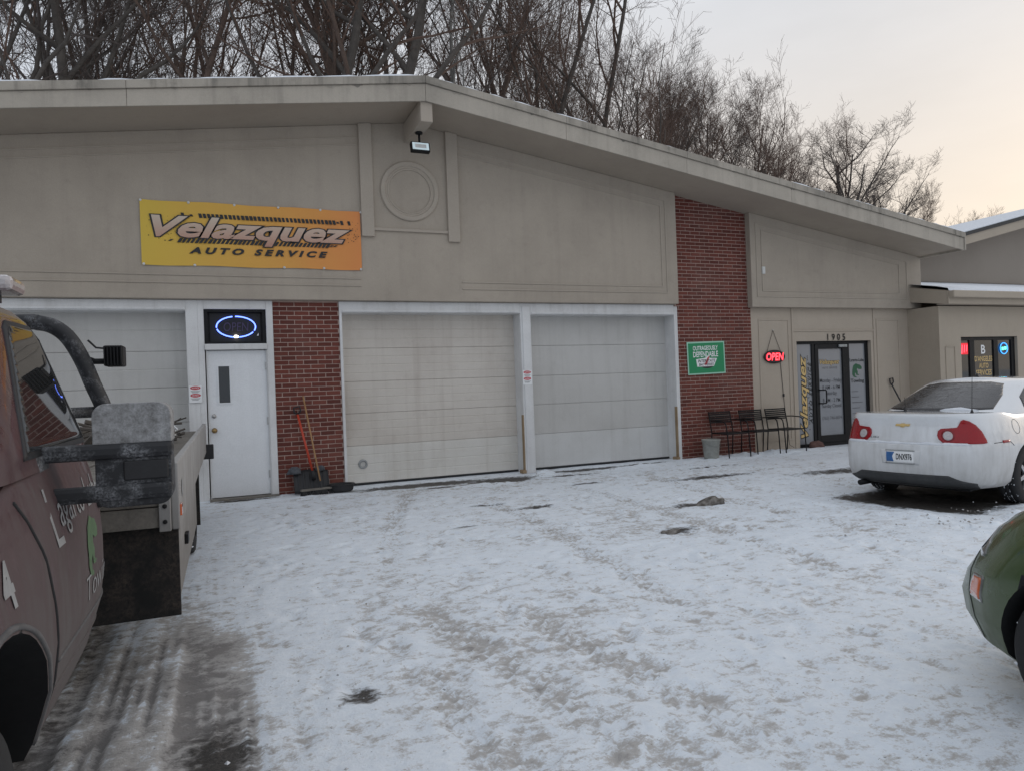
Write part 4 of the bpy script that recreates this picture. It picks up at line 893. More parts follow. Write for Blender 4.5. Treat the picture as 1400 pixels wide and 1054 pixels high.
# ------------------------------------------------------------------ vehicles: helpers
SP = {}
def spoly(n, e, asp=2.6, kc=0.55):
    """superellipse outline, points spread by arc length and by turning so that corners stay round"""
    if (n, e) not in SP:
        t = np.linspace(0, 2*math.pi, 6001); c, s = np.cos(t), np.sin(t)
        x = np.sign(c)*np.abs(c)**(2/e); y = np.sign(s)*np.abs(s)**(2/e)
        dx, dy = np.diff(x)*asp, np.diff(y); an = np.unwrap(np.arctan2(dy, dx)); turn = np.abs(np.diff(an, prepend=an[0]))
        cum = np.concatenate([[0], np.cumsum(np.hypot(dx, dy)+kc*turn)]); u = np.linspace(0, cum[-1], n, endpoint=False)+cum[-1]*0.5/n
        SP[(n, e)] = list(zip(np.interp(u, cum, x).tolist(), np.interp(u, cum, y).tolist()))
    return SP[(n, e)]
def interp(tab, x):
    if x <= tab[0][0]: return tab[0][1:]
    for a, b in zip(tab, tab[1:]):
        if x <= b[0]:
            k = (x-a[0])/(b[0]-a[0]); k = k
            return tuple(p+(q-p)*k for p, q in zip(a[1:], b[1:]))
    return tab[-1][1:]
def shell(name, levels, ztop, mat, parent, npts=120, crown=0.03, zb=None, cuts=(), narrow=None, bow=(0, 0)):
    """stack of rounded outlines. levels: (z, x_rear, x_front, half_width, corner exponent); ztop(x): height of the deck that the z range is stretched to"""
    zb = levels[0][0]; zt = levels[-1][0]; v = []; rings = 0
    def ring(z, xr, xf, wd, e, s=1.0, cz=0.0, sx=1.0):
        nonlocal rings
        for a, b in spoly(npts, e):
            x = (xr+xf)/2+(xf-xr)/2*a*sx; y = wd*b*s
            if a < 0: x += bow[0]*b*b*min(1, max(0, (-a-0.75)/0.15))
            else: x -= bow[1]*b*b*min(1, max(0, (a-0.75)/0.15))
            if narrow: y *= narrow(x)
            T = ztop(x) if ztop else zt
            v.append((x, y, zb+(T-zb)*(z-zb)/(zt-zb)+cz))
        rings += 1
    tab = levels
    zs = []
    for a, b in zip(levels, levels[1:]): zs += [a[0]+(b[0]-a[0])*k/2 for k in range(2)]
    zs.append(zt)
    ring(zb, *levels[0][1:], s=0.0001, sx=0.6); ring(zb, *levels[0][1:], s=0.9, sx=0.985)
    for z in zs:
        q = interp(tab, z); ring(z, q[0], q[1], q[2], round(q[3], 2))
    for s, sx in ((0.965, 0.994), (0.9, 0.985), (0.75, 0.97), (0.5, 0.95), (0.25, 0.93), (0.0001, 0.92)): ring(zt, *levels[-1][1:], s=s, cz=crown*(1-s*s), sx=sx)
    n = npts; f = [(i*n+j, i*n+(j+1) % n, (i+1)*n+(j+1) % n, (i+1)*n+j) for i in range(rings-1) for j in range(n)]
    me = bpy.data.meshes.new(name); me.from_pydata(v, [], f)
    bm = bmesh.new(); bm.from_mesh(me); bmesh.ops.remove_doubles(bm, verts=bm.verts, dist=0.0015); bmesh.ops.holes_fill(bm, edges=[e for e in bm.edges if e.is_boundary]); bmesh.ops.recalc_face_normals(bm, faces=bm.faces); bm.to_mesh(me); bm.free()
    me.materials.append(MAT[mat])
    o = bpy.data.objects.new(name, me); col.objects.link(o)
    if cuts:
        me.materials.append(MAT['dark_void']); cm = MB()
        for cx, cz, r, y0, y1 in cuts: cm.tube([(cx, y0, cz), (cx, y1, cz)], r, 44)
        co = cm.build('cutter', 'dark_void', recalc=True)
        bo = o.modifiers.new('b', 'BOOLEAN'); bo.operation = 'DIFFERENCE'; bo.object = co; bo.solver = 'MANIFOLD'
        bpy.context.view_layer.update()
        dg = bpy.context.evaluated_depsgraph_get(); nm = bpy.data.meshes.new_from_object(o.evaluated_get(dg))
        if len(nm.polygons) < 50:
            bo.solver = 'FAST'; bpy.context.view_layer.update(); nm = bpy.data.meshes.new_from_object(o.evaluated_get(bpy.context.evaluated_depsgraph_get()))
            print('fast boolean', name, len(nm.polygons))
        o.modifiers.clear(); o.data = nm; nm.name = name
        cme = co.data; bpy.data.objects.remove(co); bpy.data.meshes.remove(cme)
        me = nm
        if len(me.materials) < 2: me.materials.append(MAT['dark_void'])
        for p in me.polygons:
            c_ = p.center
            for cx, cz, r, y0, y1 in cuts:
                if min(y0, y1)-0.01 < c_.y < max(y0, y1)+0.01 and math.hypot(c_.x-cx, c_.z-cz) < r+0.002: p.material_index = 1
        print(name, 'cut', max(v_.co.y for v_ in me.vertices))
    me.polygons.foreach_set('use_smooth', [True]*len(me.polygons))
    try: me.set_sharp_from_angle(angle=R(38))
    except Exception: pass
    bm = bmesh.new(); bm.from_mesh(me); bvh = BVHTree.FromBMesh(bm); bm.free()
    o.parent = parent
    return o, bvh
class View:
    """a direction from which outlines are laid on a surface; phi is the heading of the ray in the car's plan"""
    def __init__(s, phi, o=(0, 0)):
        s.d = Vector((math.cos(R(phi)), math.sin(R(phi)), 0)); s.a = Vector((-s.d.y, s.d.x, 0)); s.o = Vector((o[0], o[1], 0))
    def hit(s, bvh, a, z, off):
        p = s.o+s.a*a+Vector((0, 0, z)); h = bvh.ray_cast(p-s.d*4, s.d)
        if h[0] is None:
            h = bvh.find_nearest(p)
        nrm = h[1]
        if nrm.dot(s.d) > 0: nrm = -nrm
        return h[0]+nrm*off, nrm
def drape(name, pts, view, bvh, off, mat, parent, res=0.03, skirt=True, smooth=True):
    bm = bmesh.new(); bm.faces.new([bm.verts.new((a, 0, z)) for a, z in pts])
    for ax, no in ((0, (1, 0, 0)), (2, (0, 0, 1))):
        lo = min(p[ax//2] for p in pts); hi = max(p[ax//2] for p in pts); k = lo+res
        while k < hi:
            bmesh.ops.bisect_plane(bm, geom=bm.verts[:]+bm.edges[:]+bm.faces[:], plane_co=(k, 0, 0) if ax == 0 else (0, 0, k), plane_no=no); k += res
    bmesh.ops.triangulate(bm, faces=bm.faces[:])
    nr = {}
    for vt in bm.verts: 
        c, n = view.hit(bvh, vt.co.x, vt.co.z, off); vt.co = c; nr[vt] = n
    if skirt:
        be = [e for e in bm.edges if e.is_boundary]; r = bmesh.ops.extrude_edge_only(bm, edges=be)
        for vt in [g for g in r['geom'] if isinstance(g, bmesh.types.BMVert)]:
            h = bvh.find_nearest(vt.co); vt.co = h[0]-(vt.co-h[0]).normalized()*0.002 if h[0] else vt.co
    bmesh.ops.recalc_face_normals(bm, faces=bm.faces)
    s_ = sum(f.normal.dot(view.d)*f.calc_area() for f in bm.faces)
    if s_ > 0: bmesh.ops.reverse_faces(bm, faces=bm.faces[:])
    me = bpy.data.meshes.new(name); bm.to_mesh(me); bm.free(); me.materials.append(MAT[mat])
    if smooth: me.polygons.foreach_set('use_smooth', [True]*len(me.polygons))
    o = bpy.data.objects.new(name, me); col.objects.link(o); o.parent = parent; return o
def drape_text(txt, a, z, wd, h, view, bvh, off, mat, parent, name='lettering', flip=1, **k):
    v_, f_ = glyphs(txt, wd, h, **k); out = [tuple(view.hit(bvh, a+flip*p[0], z+p[2], off)[0]) for p in v_]
    return MB().add(out, [f[::flip] for f in f_]).build(name, mat, parent, world=False, recalc=False)
def drape_line(pts, view, bvh, r, mat, parent, name='panel_gap'):
    dense = []
    for p, q in zip(pts, pts[1:]):
        n = max(2, int(math.hypot(q[0]-p[0], q[1]-p[1])/0.03))
        dense += [view.hit(bvh, p[0]+(q[0]-p[0])*i/n, p[1]+(q[1]-p[1])*i/n, 0.0)[0] for i in range(n)]
    dense.append(view.hit(bvh, *pts[-1], 0.0)[0])
    return MB().tube(dense, r, 5).build(name, mat, parent, world=False, smooth=True)
def wheel(parent, x, y, r, wd, side, snow=True):
    """tyre with tread grooves and a spoked rim; side=+1 faces +y"""
    t = MB().lathe([(r*0.62, -wd/2), (r*0.80, -wd/2), (r*0.93, -wd*0.47), (r*0.985, -wd*0.40), (r, -wd*0.30), (r, -wd*0.14), (r*0.975, -wd*0.13), (r*0.975, -wd*0.09), (r, -wd*0.08), (r, wd*0.08), (r*0.975, wd*0.09), (r*0.975, wd*0.13), (r, wd*0.14), (r, wd*0.30), (r*0.985, wd*0.40), (r*0.93, wd*0.47), (r*0.80, wd/2), (r*0.62, wd/2)], (x, y, r), 'Y', 48).build('wheel', 'rubber', parent, world=False, smooth=True)
    t['label'] = 'tyre packed with snow'
    yf = y+side*wd*0.40
    MB().lathe([(0, 0), (r*0.60, 0), (r*0.64, side*0.03), (r*0.66, side*0.03), (r*0.66, -side*wd*0.5)], (x, yf-side*0.035, r), 'Y', 40).build('rim', 'dark_interior', t, world=False, smooth=True)
    for k in range(7):
        a = 2*math.pi*k/7; M_ = Matrix.Translation((x, yf, r)) @ Matrix.Rotation(a, 4, 'Y')
        MB().prism([(-0.028, 0.04), (0.028, 0.04), (0.020, r*0.62), (-0.020, r*0.62)], -0.012, 0.012, M_).build('spoke', 'alloy', t, world=False, bevel=0.004)
    MB().lathe([(0, side*0.02), (0.05, side*0.018), (0.06, 0), (0.06, -side*0.02)], (x, yf, r), 'Y', 20).build('hub', 'alloy', t, world=False, smooth=True)
    if snow:
        sm = MB(); rr = random.Random(int(x*100)+int(y*10))
        for i in range(240):
            a = rr.uniform(0, 2*math.pi); yy = y+rr.choice((-0.11, 0.11, rr.uniform(-0.42, 0.42)))*wd; s_ = rr.uniform(0.004, 0.013); R_ = r*0.985
            c_ = Vector((x+R_*math.cos(a), yy, r+R_*math.sin(a))); 
            if c_.z < 0.02: continue
            q = [Vector(d_)*s_*rr.uniform(.6, 1.3) for d_ in ((1, 0, 0), (0, 1, 0), (-1, 0, 0), (0, -1, 0), (0, 0, 1), (0, 0, -1))]
            sm.add([c_+p for p in q], [(0, 1, 4), (1, 2, 4), (2, 3, 4), (3, 0, 4), (1, 0, 5), (2, 1, 5), (3, 2, 5), (0, 3, 5)])
        o = sm.build('packed_snow', 'snow', t, world=False); o['kind'] = 'stuff'
    return t

# ------------------------------------------------------------------ white saloon
wc = thing('white_sedan', 'dirty white four-door saloon parked with its tail towards the yard', 'car', (7.35, 6.03, -0.10), R(12))
def deck(x): return interp([(0.0, 1.075), (0.16, 1.085), (0.75, 1.075), (1.1, 1.03), (3.4, 1.01), (3.75, 1.01), (4.3, 0.92), (4.75, 0.78), (4.87, 0.72)], x)[0]
nar = lambda x: interp([(0.0, 0.95), (0.35, 0.985), (1.1, 1.0), (3.7, 1.0), (4.5, 0.95), (4.87, 0.88)], x)[0]
body_, bv = shell('body', [(0.24, 0.16, 4.74, 0.80, 8), (0.30, 0.06, 4.82, 0.86, 8), (0.42, 0.01, 4.87, 0.885, 8), (0.60, 0.00, 4.86, 0.895, 7.5), (0.725, 0.02, 4.82, 0.895, 7.5), (0.755, 0.065, 4.80, 0.89, 7.5), (0.86, 0.085, 4.78, 0.872, 7.5), (0.97, 0.10, 4.74, 0.845, 7.5), (1.05, 0.075, 4.70, 0.815, 7.5), (1.08, 0.085, 4.66, 0.79, 7.5)],
    deck, 'white_paint', wc, crown=0.012, cuts=((1.13, 0.335, 0.375, -1.2, -0.60), (1.13, 0.335, 0.375, 0.60, 1.2), (3.96, 0.335, 0.375, -1.2, -0.60), (3.96, 0.335, 0.375, 0.60, 1.2)), narrow=nar, bow=(0.10, 0.25))
cabin, cbv = shell('cabin', [(0.98, 0.60, 4.00, 0.80, 4.2), (1.06, 0.72, 3.82, 0.785, 4.0), (1.15, 0.97, 3.58, 0.742, 3.8), (1.25, 1.25, 3.28, 0.690, 3.6), (1.34, 1.50, 3.00, 0.636, 3.5), (1.40, 1.70, 2.80, 0.590, 3.4), (1.43, 1.86, 2.66, 0.545, 3.2)],
    None, 'white_paint', wc, crown=0.032)
rear = View(0); rgt = View(90, (0, 0)); lft = View(-90, (0, 0))
gl = drape('rear_window', [(-0.60, 1.095), (-0.3, 1.085), (0.3, 1.085), (0.60, 1.095), (0.545, 1.25), (0.45, 1.375), (0.30, 1.40), (-0.30, 1.40), (-0.45, 1.375), (-0.545, 1.25)], rear, cbv, 0.004, 'frosty_glass', wc)
gl['label'] = 'sloping rear window with frost on it'
for vw, s in ((rgt, -1), (lft, 1)):     # side glass: the view's own axis runs backwards on the right side
    for outl in ([(1.45, 1.10), (2.20, 1.10), (2.20, 1.36), (1.85, 1.34), (1.55, 1.22)], [(2.27, 1.10), (3.30, 1.10), (3.02, 1.26), (2.78, 1.355), (2.27, 1.36)]):
        drape('side_window', [(s*a, z) for a, z in outl], vw, cbv, 0.004, 'car_glass', wc)
drape('windscreen', [(-0.60, 1.08), (0.60, 1.08), (0.50, 1.34), (0.0, 1.36), (-0.50, 1.34)], View(180), cbv, 0.004, 'car_glass', wc)
for s in (1, -1):
    vw = View(30*-s if s > 0 else 30, (0.15, s*0.60))
    # lamp outline, running from the inner lobe round the corner of the car
    ol = [(.205, .80), (.215, .84), (.205, .89), (.18, .915), (.03, .93), (.015, .95), (-.01, 1.005), (-.035, 1.018), (-.09, 1.0), (-.15, .955), (-.205, .885), (-.25, .785), (-.255, .758), (-.23, .750), (.0, .750), (.17, .762)]
    ol = [(-s*a if s > 0 else a, z) for a, z in ol]
    tl = drape('tail_light', ol, vw, bv, 0.010, 'red_lens', wc, res=0.02); tl['label'] = 'red two-lobed tail light'
    inner = [(.115+.046*math.cos(t), .838+.050*math.sin(t)) for t in np.linspace(0, 2*math.pi, 24, endpoint=False)]
    drape('reversing_lens', [(-s*a if s > 0 else a, z) for a, z in inner], vw, bv, 0.015, 'clear_lens', tl, res=0.02)
    ring_ = [(.115+.064*math.cos(t), .838+.066*math.sin(t)) for t in np.linspace(0, 2*math.pi, 24, endpoint=False)]
    drape('lens_ring', [(-s*a if s > 0 else a, z) for a, z in ring_], vw, bv, 0.0125, 'dark_red_lens', tl, res=0.02)
    drape_line([(-s*a if s > 0 else a, z) for a, z in ((.018, .935), (.02, .755))], vw, bv, 0.011, 'dark_red_lens', tl, 'lens_gap')
# lower black valance, bumper shelf line, boot lid gaps
drape('valance', [(-0.70, 0.25), (0.70, 0.255), (0.72, 0.31), (0.60, 0.345), (0.50, 0.395), (-0.50, 0.395), (-0.60, 0.345), (-0.72, 0.31)], rear, bv, 0.008, 'valance_black', wc)
drape_line([(-0.60, 0.742), (0.60, 0.742)], rear, bv, 0.006, 'seam', wc)
drape_line([(-0.46, 0.752), (-0.44, 0.78), (-0.44, 0.93)][:2], rear, bv, 0.004, 'seam', wc)
lp = drape('bumper_snow', [(-0.70, 0.735), (0.72, 0.735), (0.70, 0.752), (0.35, 0.757), (0.30, 0.765), (0.12, 0.754), (-0.20, 0.756), (-0.28, 0.768), (-0.42, 0.756), (-0.66, 0.75)], rear, bv, 0.012, 'snow', wc)
rc = drape('plate_recess', [(-0.21, 0.50), (0.21, 0.50), (0.23, 0.665), (-0.23, 0.665)], rear, bv, 0.003, 'white_paint', wc)
pl = drape('licence_plate', [(-0.155, 0.515), (0.155, 0.515), (0.155, 0.655), (-0.155, 0.655)], rear, bv, 0.010, 'white_print', wc); pl['label'] = 'number plate DNX976 with a blue patch'
# the rear view's axis runs to the car's left, which is the left of the picture too
drape('plate_patch', [(0.155, 0.53), (0.07, 0.53), (0.085, 0.59), (0.06, 0.64), (0.155, 0.64)][::-1], rear, bv, 0.0125, 'blue_print', pl)
drape_text('DNX976', -0.05, 0.588, 0.18, 0.07, rear, bv, 0.0135, 'black_print', pl, flip=-1, bold=0.02)
for b_ in ([(-0.165, 0.505), (0.165, 0.505), (0.165, 0.517), (-0.165, 0.517)], [(-0.165, 0.653), (0.165, 0.653), (0.165, 0.665), (-0.165, 0.665)]): drape('plate_frame', b_, rear, bv, 0.014, 'galvanised', pl)
drape('emblem', [(-.075, .936), (-.02, .936), (-.02, .925), (.02, .925), (.03, .936), (.085, .936), (.075, .962), (.02, .962), (.02, .973), (-.02, .973), (-.03, .962), (-.085, .962)], rear, bv, 0.010, 'gold_print', wc)
drape_text('MALIBU', 0.37, 0.80, 0.17, 0.022, rear, bv, 0.004, 'grey_print', wc, flip=-1, space=1.3, bold=0.01)
drape('side_marker', [(0.56, 0.742), (0.70, 0.742), (0.70, 0.772), (0.56, 0.772)] if 0 else [(-0.56, 0.742), (-0.70, 0.742), (-0.70, 0.772), (-0.56, 0.772)], rgt, bv, 0.006, 'red_lens', wc)
drape('side_marker', [(0.56, 0.742), (0.70, 0.742), (0.70, 0.772), (0.56, 0.772)], lft, bv, 0.006, 'red_lens', wc)
cc_ = [(-(0.93+.085*math.cos(t)), .905+.08*math.sin(t)) for t in np.linspace(0, 2*math.pi, 28)]; drape_line(cc_, rgt, bv, 0.003, 'seam', wc, 'filler_flap')
for s, vw in ((-1, rgt), (1, lft)):
    for xx in (1.55, 2.32, 3.42): drape_line([(s*xx, 0.34), (s*xx, 0.98)], vw, bv, 0.004, 'seam', wc)
    drape_line([(s*0.42, 0.748), (s*0.70, 0.76), (s*0.78, 0.70)], vw, bv, 0.004, 'seam', wc)
    for xx in (2.05, 3.0): MB().tube([(xx-0.10, s*0.885, 0.90), (xx-0.07, s*0.91, 0.90), (xx+0.07, s*0.91, 0.90), (xx+0.10, s*0.885, 0.90)], 0.012, 6).build('door_handle', 'white_paint', wc, world=False, smooth=True)
    MB().box(3.15, 3.32, s*0.97-0.09, s*0.97+0.09, 1.05, 1.17).build('mirror', 'white_paint', wc, world=False, bevel=0.03)
    hl = drape('headlight', [(-.22, .64), (.22, .66), (.20, .74), (-.10, .76)], View(180+25*s, (4.7, s*0.66)), bv, 0.006, 'headlamp_lens', wc)
for x in (1.13, 3.96):
    for s in (-1, 1): wheel(wc, x, s*0.775, 0.335, 0.215, s)
MB().tube([(0.05, 0.52, 0.235), (0.45, 0.52, 0.235)], 0.034, 14).build('exhaust', 'black_metal', wc, world=False, smooth=True)
MB().box(0.30, 4.5, -0.62, 0.62, 0.20, 0.26).build('underbody', 'dark_void', wc, world=False, bevel=0.02)
def whip(x, y, z, h, lean_, name='antenna'):
    b_ = MB().lathe([(0.028, 0), (0.022, 0.012), (0.010, 0.045), (0.006, 0.06), (0, 0.062)], (x, y, z), 'Z', 14).build(name, 'black_plastic', wc, world=False, smooth=True)
    MB().tube([(x, y, z+0.05), (x+lean_, y, z+h)], 0.0028, 5).build('mast', 'black_metal', b_, world=False)
whip(0.42, 0.13, 1.082, 0.18, -0.004); whip(0.40, -0.62, 1.066, 0.62, 0.05)
MB().add([(2.03, -0.03, 1.455), (2.03, 0.03, 1.455), (2.22, 0.035, 1.456), (2.22, -0.035, 1.456), (2.045, 0, 1.515), (2.10, 0, 1.505)], [(0, 1, 4), (1, 2, 5, 4), (2, 3, 5), (3, 0, 4, 5), (0, 3, 2, 1)]).build('roof_antenna', 'black_plastic', wc, world=False)
drape('parcel_snow', [(-0.50, 1.083), (-0.1, 1.083), (-0.15, 1.098), (-0.3, 1.112), (-0.42, 1.094)], rear, cbv, 0.012, 'snow', wc, res=0.02)

# ------------------------------------------------------------------ dark green car (its nose only)
gc = thing('green_car', 'dark green compact car with round nose and orange side marker', 'car', (3.64, -1.66, -0.01), R(86))
gdeck = lambda x: interp([(0, 0.90), (0.6, 0.98), (1.0, 0.96), (2.9, 0.97), (3.3, 0.95), (3.7, 0.86), (4.0, 0.74), (4.2, 0.62)], x)[0]
gnar = lambda x: interp([(0, 0.9), (0.5, 0.98), (2, 1), (3.4, 1.0), (3.8, 0.97), (4.2, 0.86)], x)[0]
gb, gv = shell('body', [(0.19, 0.14, 4.02, 0.76, 7), (0.26, 0.06, 4.10, 0.82, 7), (0.40, 0.01, 4.18, 0.850, 6.5), (0.55, 0.0, 4.20, 0.860, 6.3), (0.68, 0.02, 4.17, 0.858, 6), (0.80, 0.05, 4.10, 0.845, 5.5), (0.92, 0.10, 4.02, 0.81, 5), (0.97, 0.16, 3.96, 0.77, 5)],
    gdeck, 'green_paint', gc, crown=0.03, cuts=((0.75, 0.31, 0.36, -1.2, -0.58), (0.75, 0.31, 0.36, 0.58, 1.2), (3.33, 0.31, 0.36, -1.2, -0.58), (3.33, 0.31, 0.36, 0.58, 1.2)), narrow=gnar, bow=(0.1, 0.16))
gcab, gcv = shell('cabin', [(0.90, 0.45, 3.3, 0.76, 3.8), (1.02, 0.60, 3.08, 0.74, 3.6), (1.15, 0.80, 2.80, 0.69, 3.4), (1.28, 1.05, 2.45, 0.63, 3.2), (1.37, 1.3, 2.15, 0.56, 3.0)], None, 'green_paint', gc, crown=0.04)
for s, vw in ((-1, rgt), (1, lft)):
    drape('side_window', [(s*a, z) for a, z in ((0.95, 1.04), (2.75, 1.04), (2.3, 1.30), (1.3, 1.31))], vw, gcv, 0.004, 'car_glass', gc)
    vh = View(180+48*s, (3.93, s*0.72))
    hl = drape('headlight', [(s*a, z) for a, z in ((-.06, .645), (-.03, .63), (.08, .645), (.20, .70), (.29, .75), (.25, .765), (.12, .745), (-.02, .69))], vh, gv, 0.006, 'headlamp_lens', gc, res=0.02)
    drape('side_marker', [(s*a, z) for a, z in ((-.12, .455), (-.02, .455), (-.01, .50), (-.03, .54), (-.12, .55))], vh, gv, 0.006, 'orange_lens', gc, res=0.02)
    drape('marker_rim', [(s*a, z) for a, z in ((-.14, .445), (-.01, .445), (.003, .50), (-.02, .552), (-.14, .562))], vh, gv, 0.003, 'headlamp_lens', gc, res=0.02)
    drape_line([(s*2.55, 0.30), (s*2.60, 0.95)], vw, gv, 0.004, 'seam', gc)
    drape_line([(s*a, z) for a, z in ((0.29, 0.66), (0.26, 0.62), (0.22, 0.58), (0.12, 0.20))], View(180+75*s, (3.75, s*0.8)), gv, 0.003, 'seam', gc)
drape('windscreen', [(-0.60, 0.99), (0.60, 0.99), (0.48, 1.30), (-0.48, 1.30)], View(180), gcv, 0.004, 'car_glass', gc); drape('rear_window', [(-0.58, 1.0), (0.58, 1.0), (0.46, 1.30), (-0.46, 1.30)], rear, gcv, 0.004, 'car_glass', gc)
for x in (0.75, 3.33):
    for s in (-1, 1): wheel(gc, x, s*0.715, 0.31, 0.20, s)
MB().box(0.3, 3.6, -0.50, 0.50, 0.17, 0.22).build('underbody', 'dark_void', gc, world=False)

# ------------------------------------------------------------------ flatbed tow truck (local x runs forward, towards the camera)
TX, TYY = -1.44, 3.57
tk = thing('tow_truck', 'salt-stained maroon flatbed tow truck with black headache rack', 'truck', (TX, TYY, 0), R(-90.6))
def tb(x0, x1, y0, y1, z0, z1): return MB().box(TYY-y1, TYY-y0, x0-TX, x1-TX, z0, z1)
def tp(X_, Y_, Z_): return (TYY-Y_, X_-TX, Z_)
def tbuild(mb, name, mat, parent=None, **k): return mb.build(name, mat, parent or tk, world=False, **k)
tdeck = lambda x: interp([(0, 1.315), (1.25, 1.27), (1.45, 1.215), (2.3, 1.17), (2.75, 1.08)], x)[0]
tlow, tv = shell('body', [(0.47, 0.02, 2.72, 0.91, 14), (0.52, 0.0, 2.80, 0.935, 14), (0.68, 0.0, 2.82, 0.985, 14), (0.80, 0.0, 2.82, 1.0, 14), (0.93, 0.0, 2.82, 1.0, 14), (1.06, 0.0, 2.82, 0.992, 14), (1.20, 0.0, 2.82, 0.965, 14), (1.30, 0.0, 2.80, 0.935, 14), (1.315, 0.01, 2.79, 0.92, 14)],
    tdeck, 'maroon_paint', tk, npts=220, crown=0.0, cuts=((1.62, 0.46, 0.485, -1.3, -0.62), (1.62, 0.46, 0.485, 0.62, 1.3)))
tcab, tcv = shell('cab', [(1.27, 0.0, 1.45, 0.935, 14), (1.33, 0.0, 1.36, 0.925, 14), (1.48, 0.02, 1.16, 0.872, 12), (1.61, 0.035, 0.99, 0.828, 11), (1.73, 0.05, 0.83, 0.785, 10), (1.80, 0.07, 0.73, 0.752, 8), (1.84, 0.10, 0.66, 0.715, 6)], None, 'maroon_paint', tk, npts=160, crown=0.03)
tl_ = View(-90); tr_ = View(90); 
for s, vw in ((1, tl_), (-1, tr_)):
    drape('window_seal', [(s*a, z) for a, z in ((0.085, 1.315), (1.10, 1.315), (0.93, 1.47), (0.64, 1.745), (0.56, 1.775), (0.20, 1.785), (0.135, 1.74))], vw, tcv, 0.004, 'black_plastic', tk)
    drape('side_window', [(s*a, z) for a, z in ((0.11, 1.335), (1.045, 1.335), (0.90, 1.47), (0.62, 1.725), (0.55, 1.755), (0.21, 1.765), (0.16, 1.73))], vw, tcv, 0.007, 'truck_glass', tk)
    drape_line([(s*1.29, 1.22), (s*1.19, 1.07), (s*1.12, 0.86), (s*1.11, 0.74), (s*1.10, 0.50)], vw, tv, 0.006, 'seam', tk)
    drape_line([(s*0.06, 0.50), (s*0.045, 0.80), (s*0.05, 1.28)], vw, tv, 0.004, 'seam', tk)
    drape_line([(s*0.03, 0.605), (s*1.12, 0.635)], vw, tv, 0.004, 'maroon_paint', tk, 'body_crease')
drape('windscreen', [(-0.85, 1.32), (0.85, 1.32), (0.70, 1.78), (-0.70, 1.78)], View(180), tcv, 0.005, 'truck_glass', tk); drape('rear_window', [(-0.72, 1.36), (0.72, 1.36), (0.62, 1.74), (-0.62, 1.74)], View(0), tcv, 0.005, 'truck_glass', tk)
for s in (1, -1):   # door handle, wheel-arch lip, sill step
    dh = MB().box(0.10, 0.27, s*0.985-0.012, s*0.985+0.022, 1.055, 1.095).build('door_handle', 'black_plastic', tk, world=False, bevel=0.01)
    vw = tl_ if s > 0 else tr_
    drape_line([(s*(1.62+0.50*math.cos(t)), 0.46+0.50*math.sin(t)) for t in np.linspace(math.pi*0.97, math.pi*0.03, 40)], vw, tv, 0.009, 'arch_grey', tk, 'arch_lip')
    drape_line([(s*0.03, 0.70), (s*1.08, 0.72)], vw, tv, 0.006, 'arch_grey', tk, 'side_moulding')
# lettering on the door: seen from the left flank, the text runs towards the tail
TT = lambda t_, Yc, z, wd, h_, mat, **k: drape_text(t_, -(0)+1*(TYY-Yc), z, wd, h_, tl_, tv, 0.003, mat, tk, flip=-1, **k)
TT('L', 2.60, 1.13, 0.09, 0.18, 'dirty_white_print'); TT('agarto-Lube', 3.03, 1.125, 0.74, 0.145, 'dirty_white_print')
TT('Towing', 3.20, 0.80, 0.56, 0.115, 'dirty_white_print', bold=-0.01)
TT('4', 2.05, 1.05, 0.085, 0.115, 'dirty_white_print', bold=0.03)
lz = [(-.42, -.30), (-.40, .05), (-.30, .34), (-.05, .48), (.10, .42), (.34, .36), (.50, .20), (.46, .06), (.22, .06), (.06, .14), (.02, .02), (.10, -.10), (.08, -.26), (.22, -.30), (.18, -.36), (-.04, -.34), (-.10, -.16), (-.18, -.24), (-.16, -.40), (-.02, -.46), (-.04, -.52), (-.28, -.48)]
drape('lizard_emblem', [((TYY-3.08)-a*0.24, 0.955+b*0.22) for a, b in lz], tl_, tv, 0.003, 'dusty_green', tk, skirt=False)
# wheels
for s in (-1, 1): wheel(tk, 1.62, s*0.80, 0.385, 0.26, s)
for yy in (7.55,):
    for s in (-1, 1):
        for k in (0.0, 0.30): wheel(tk, TYY-yy, s*(1.05-k), 0.40, 0.24, s, snow=(k == 0))
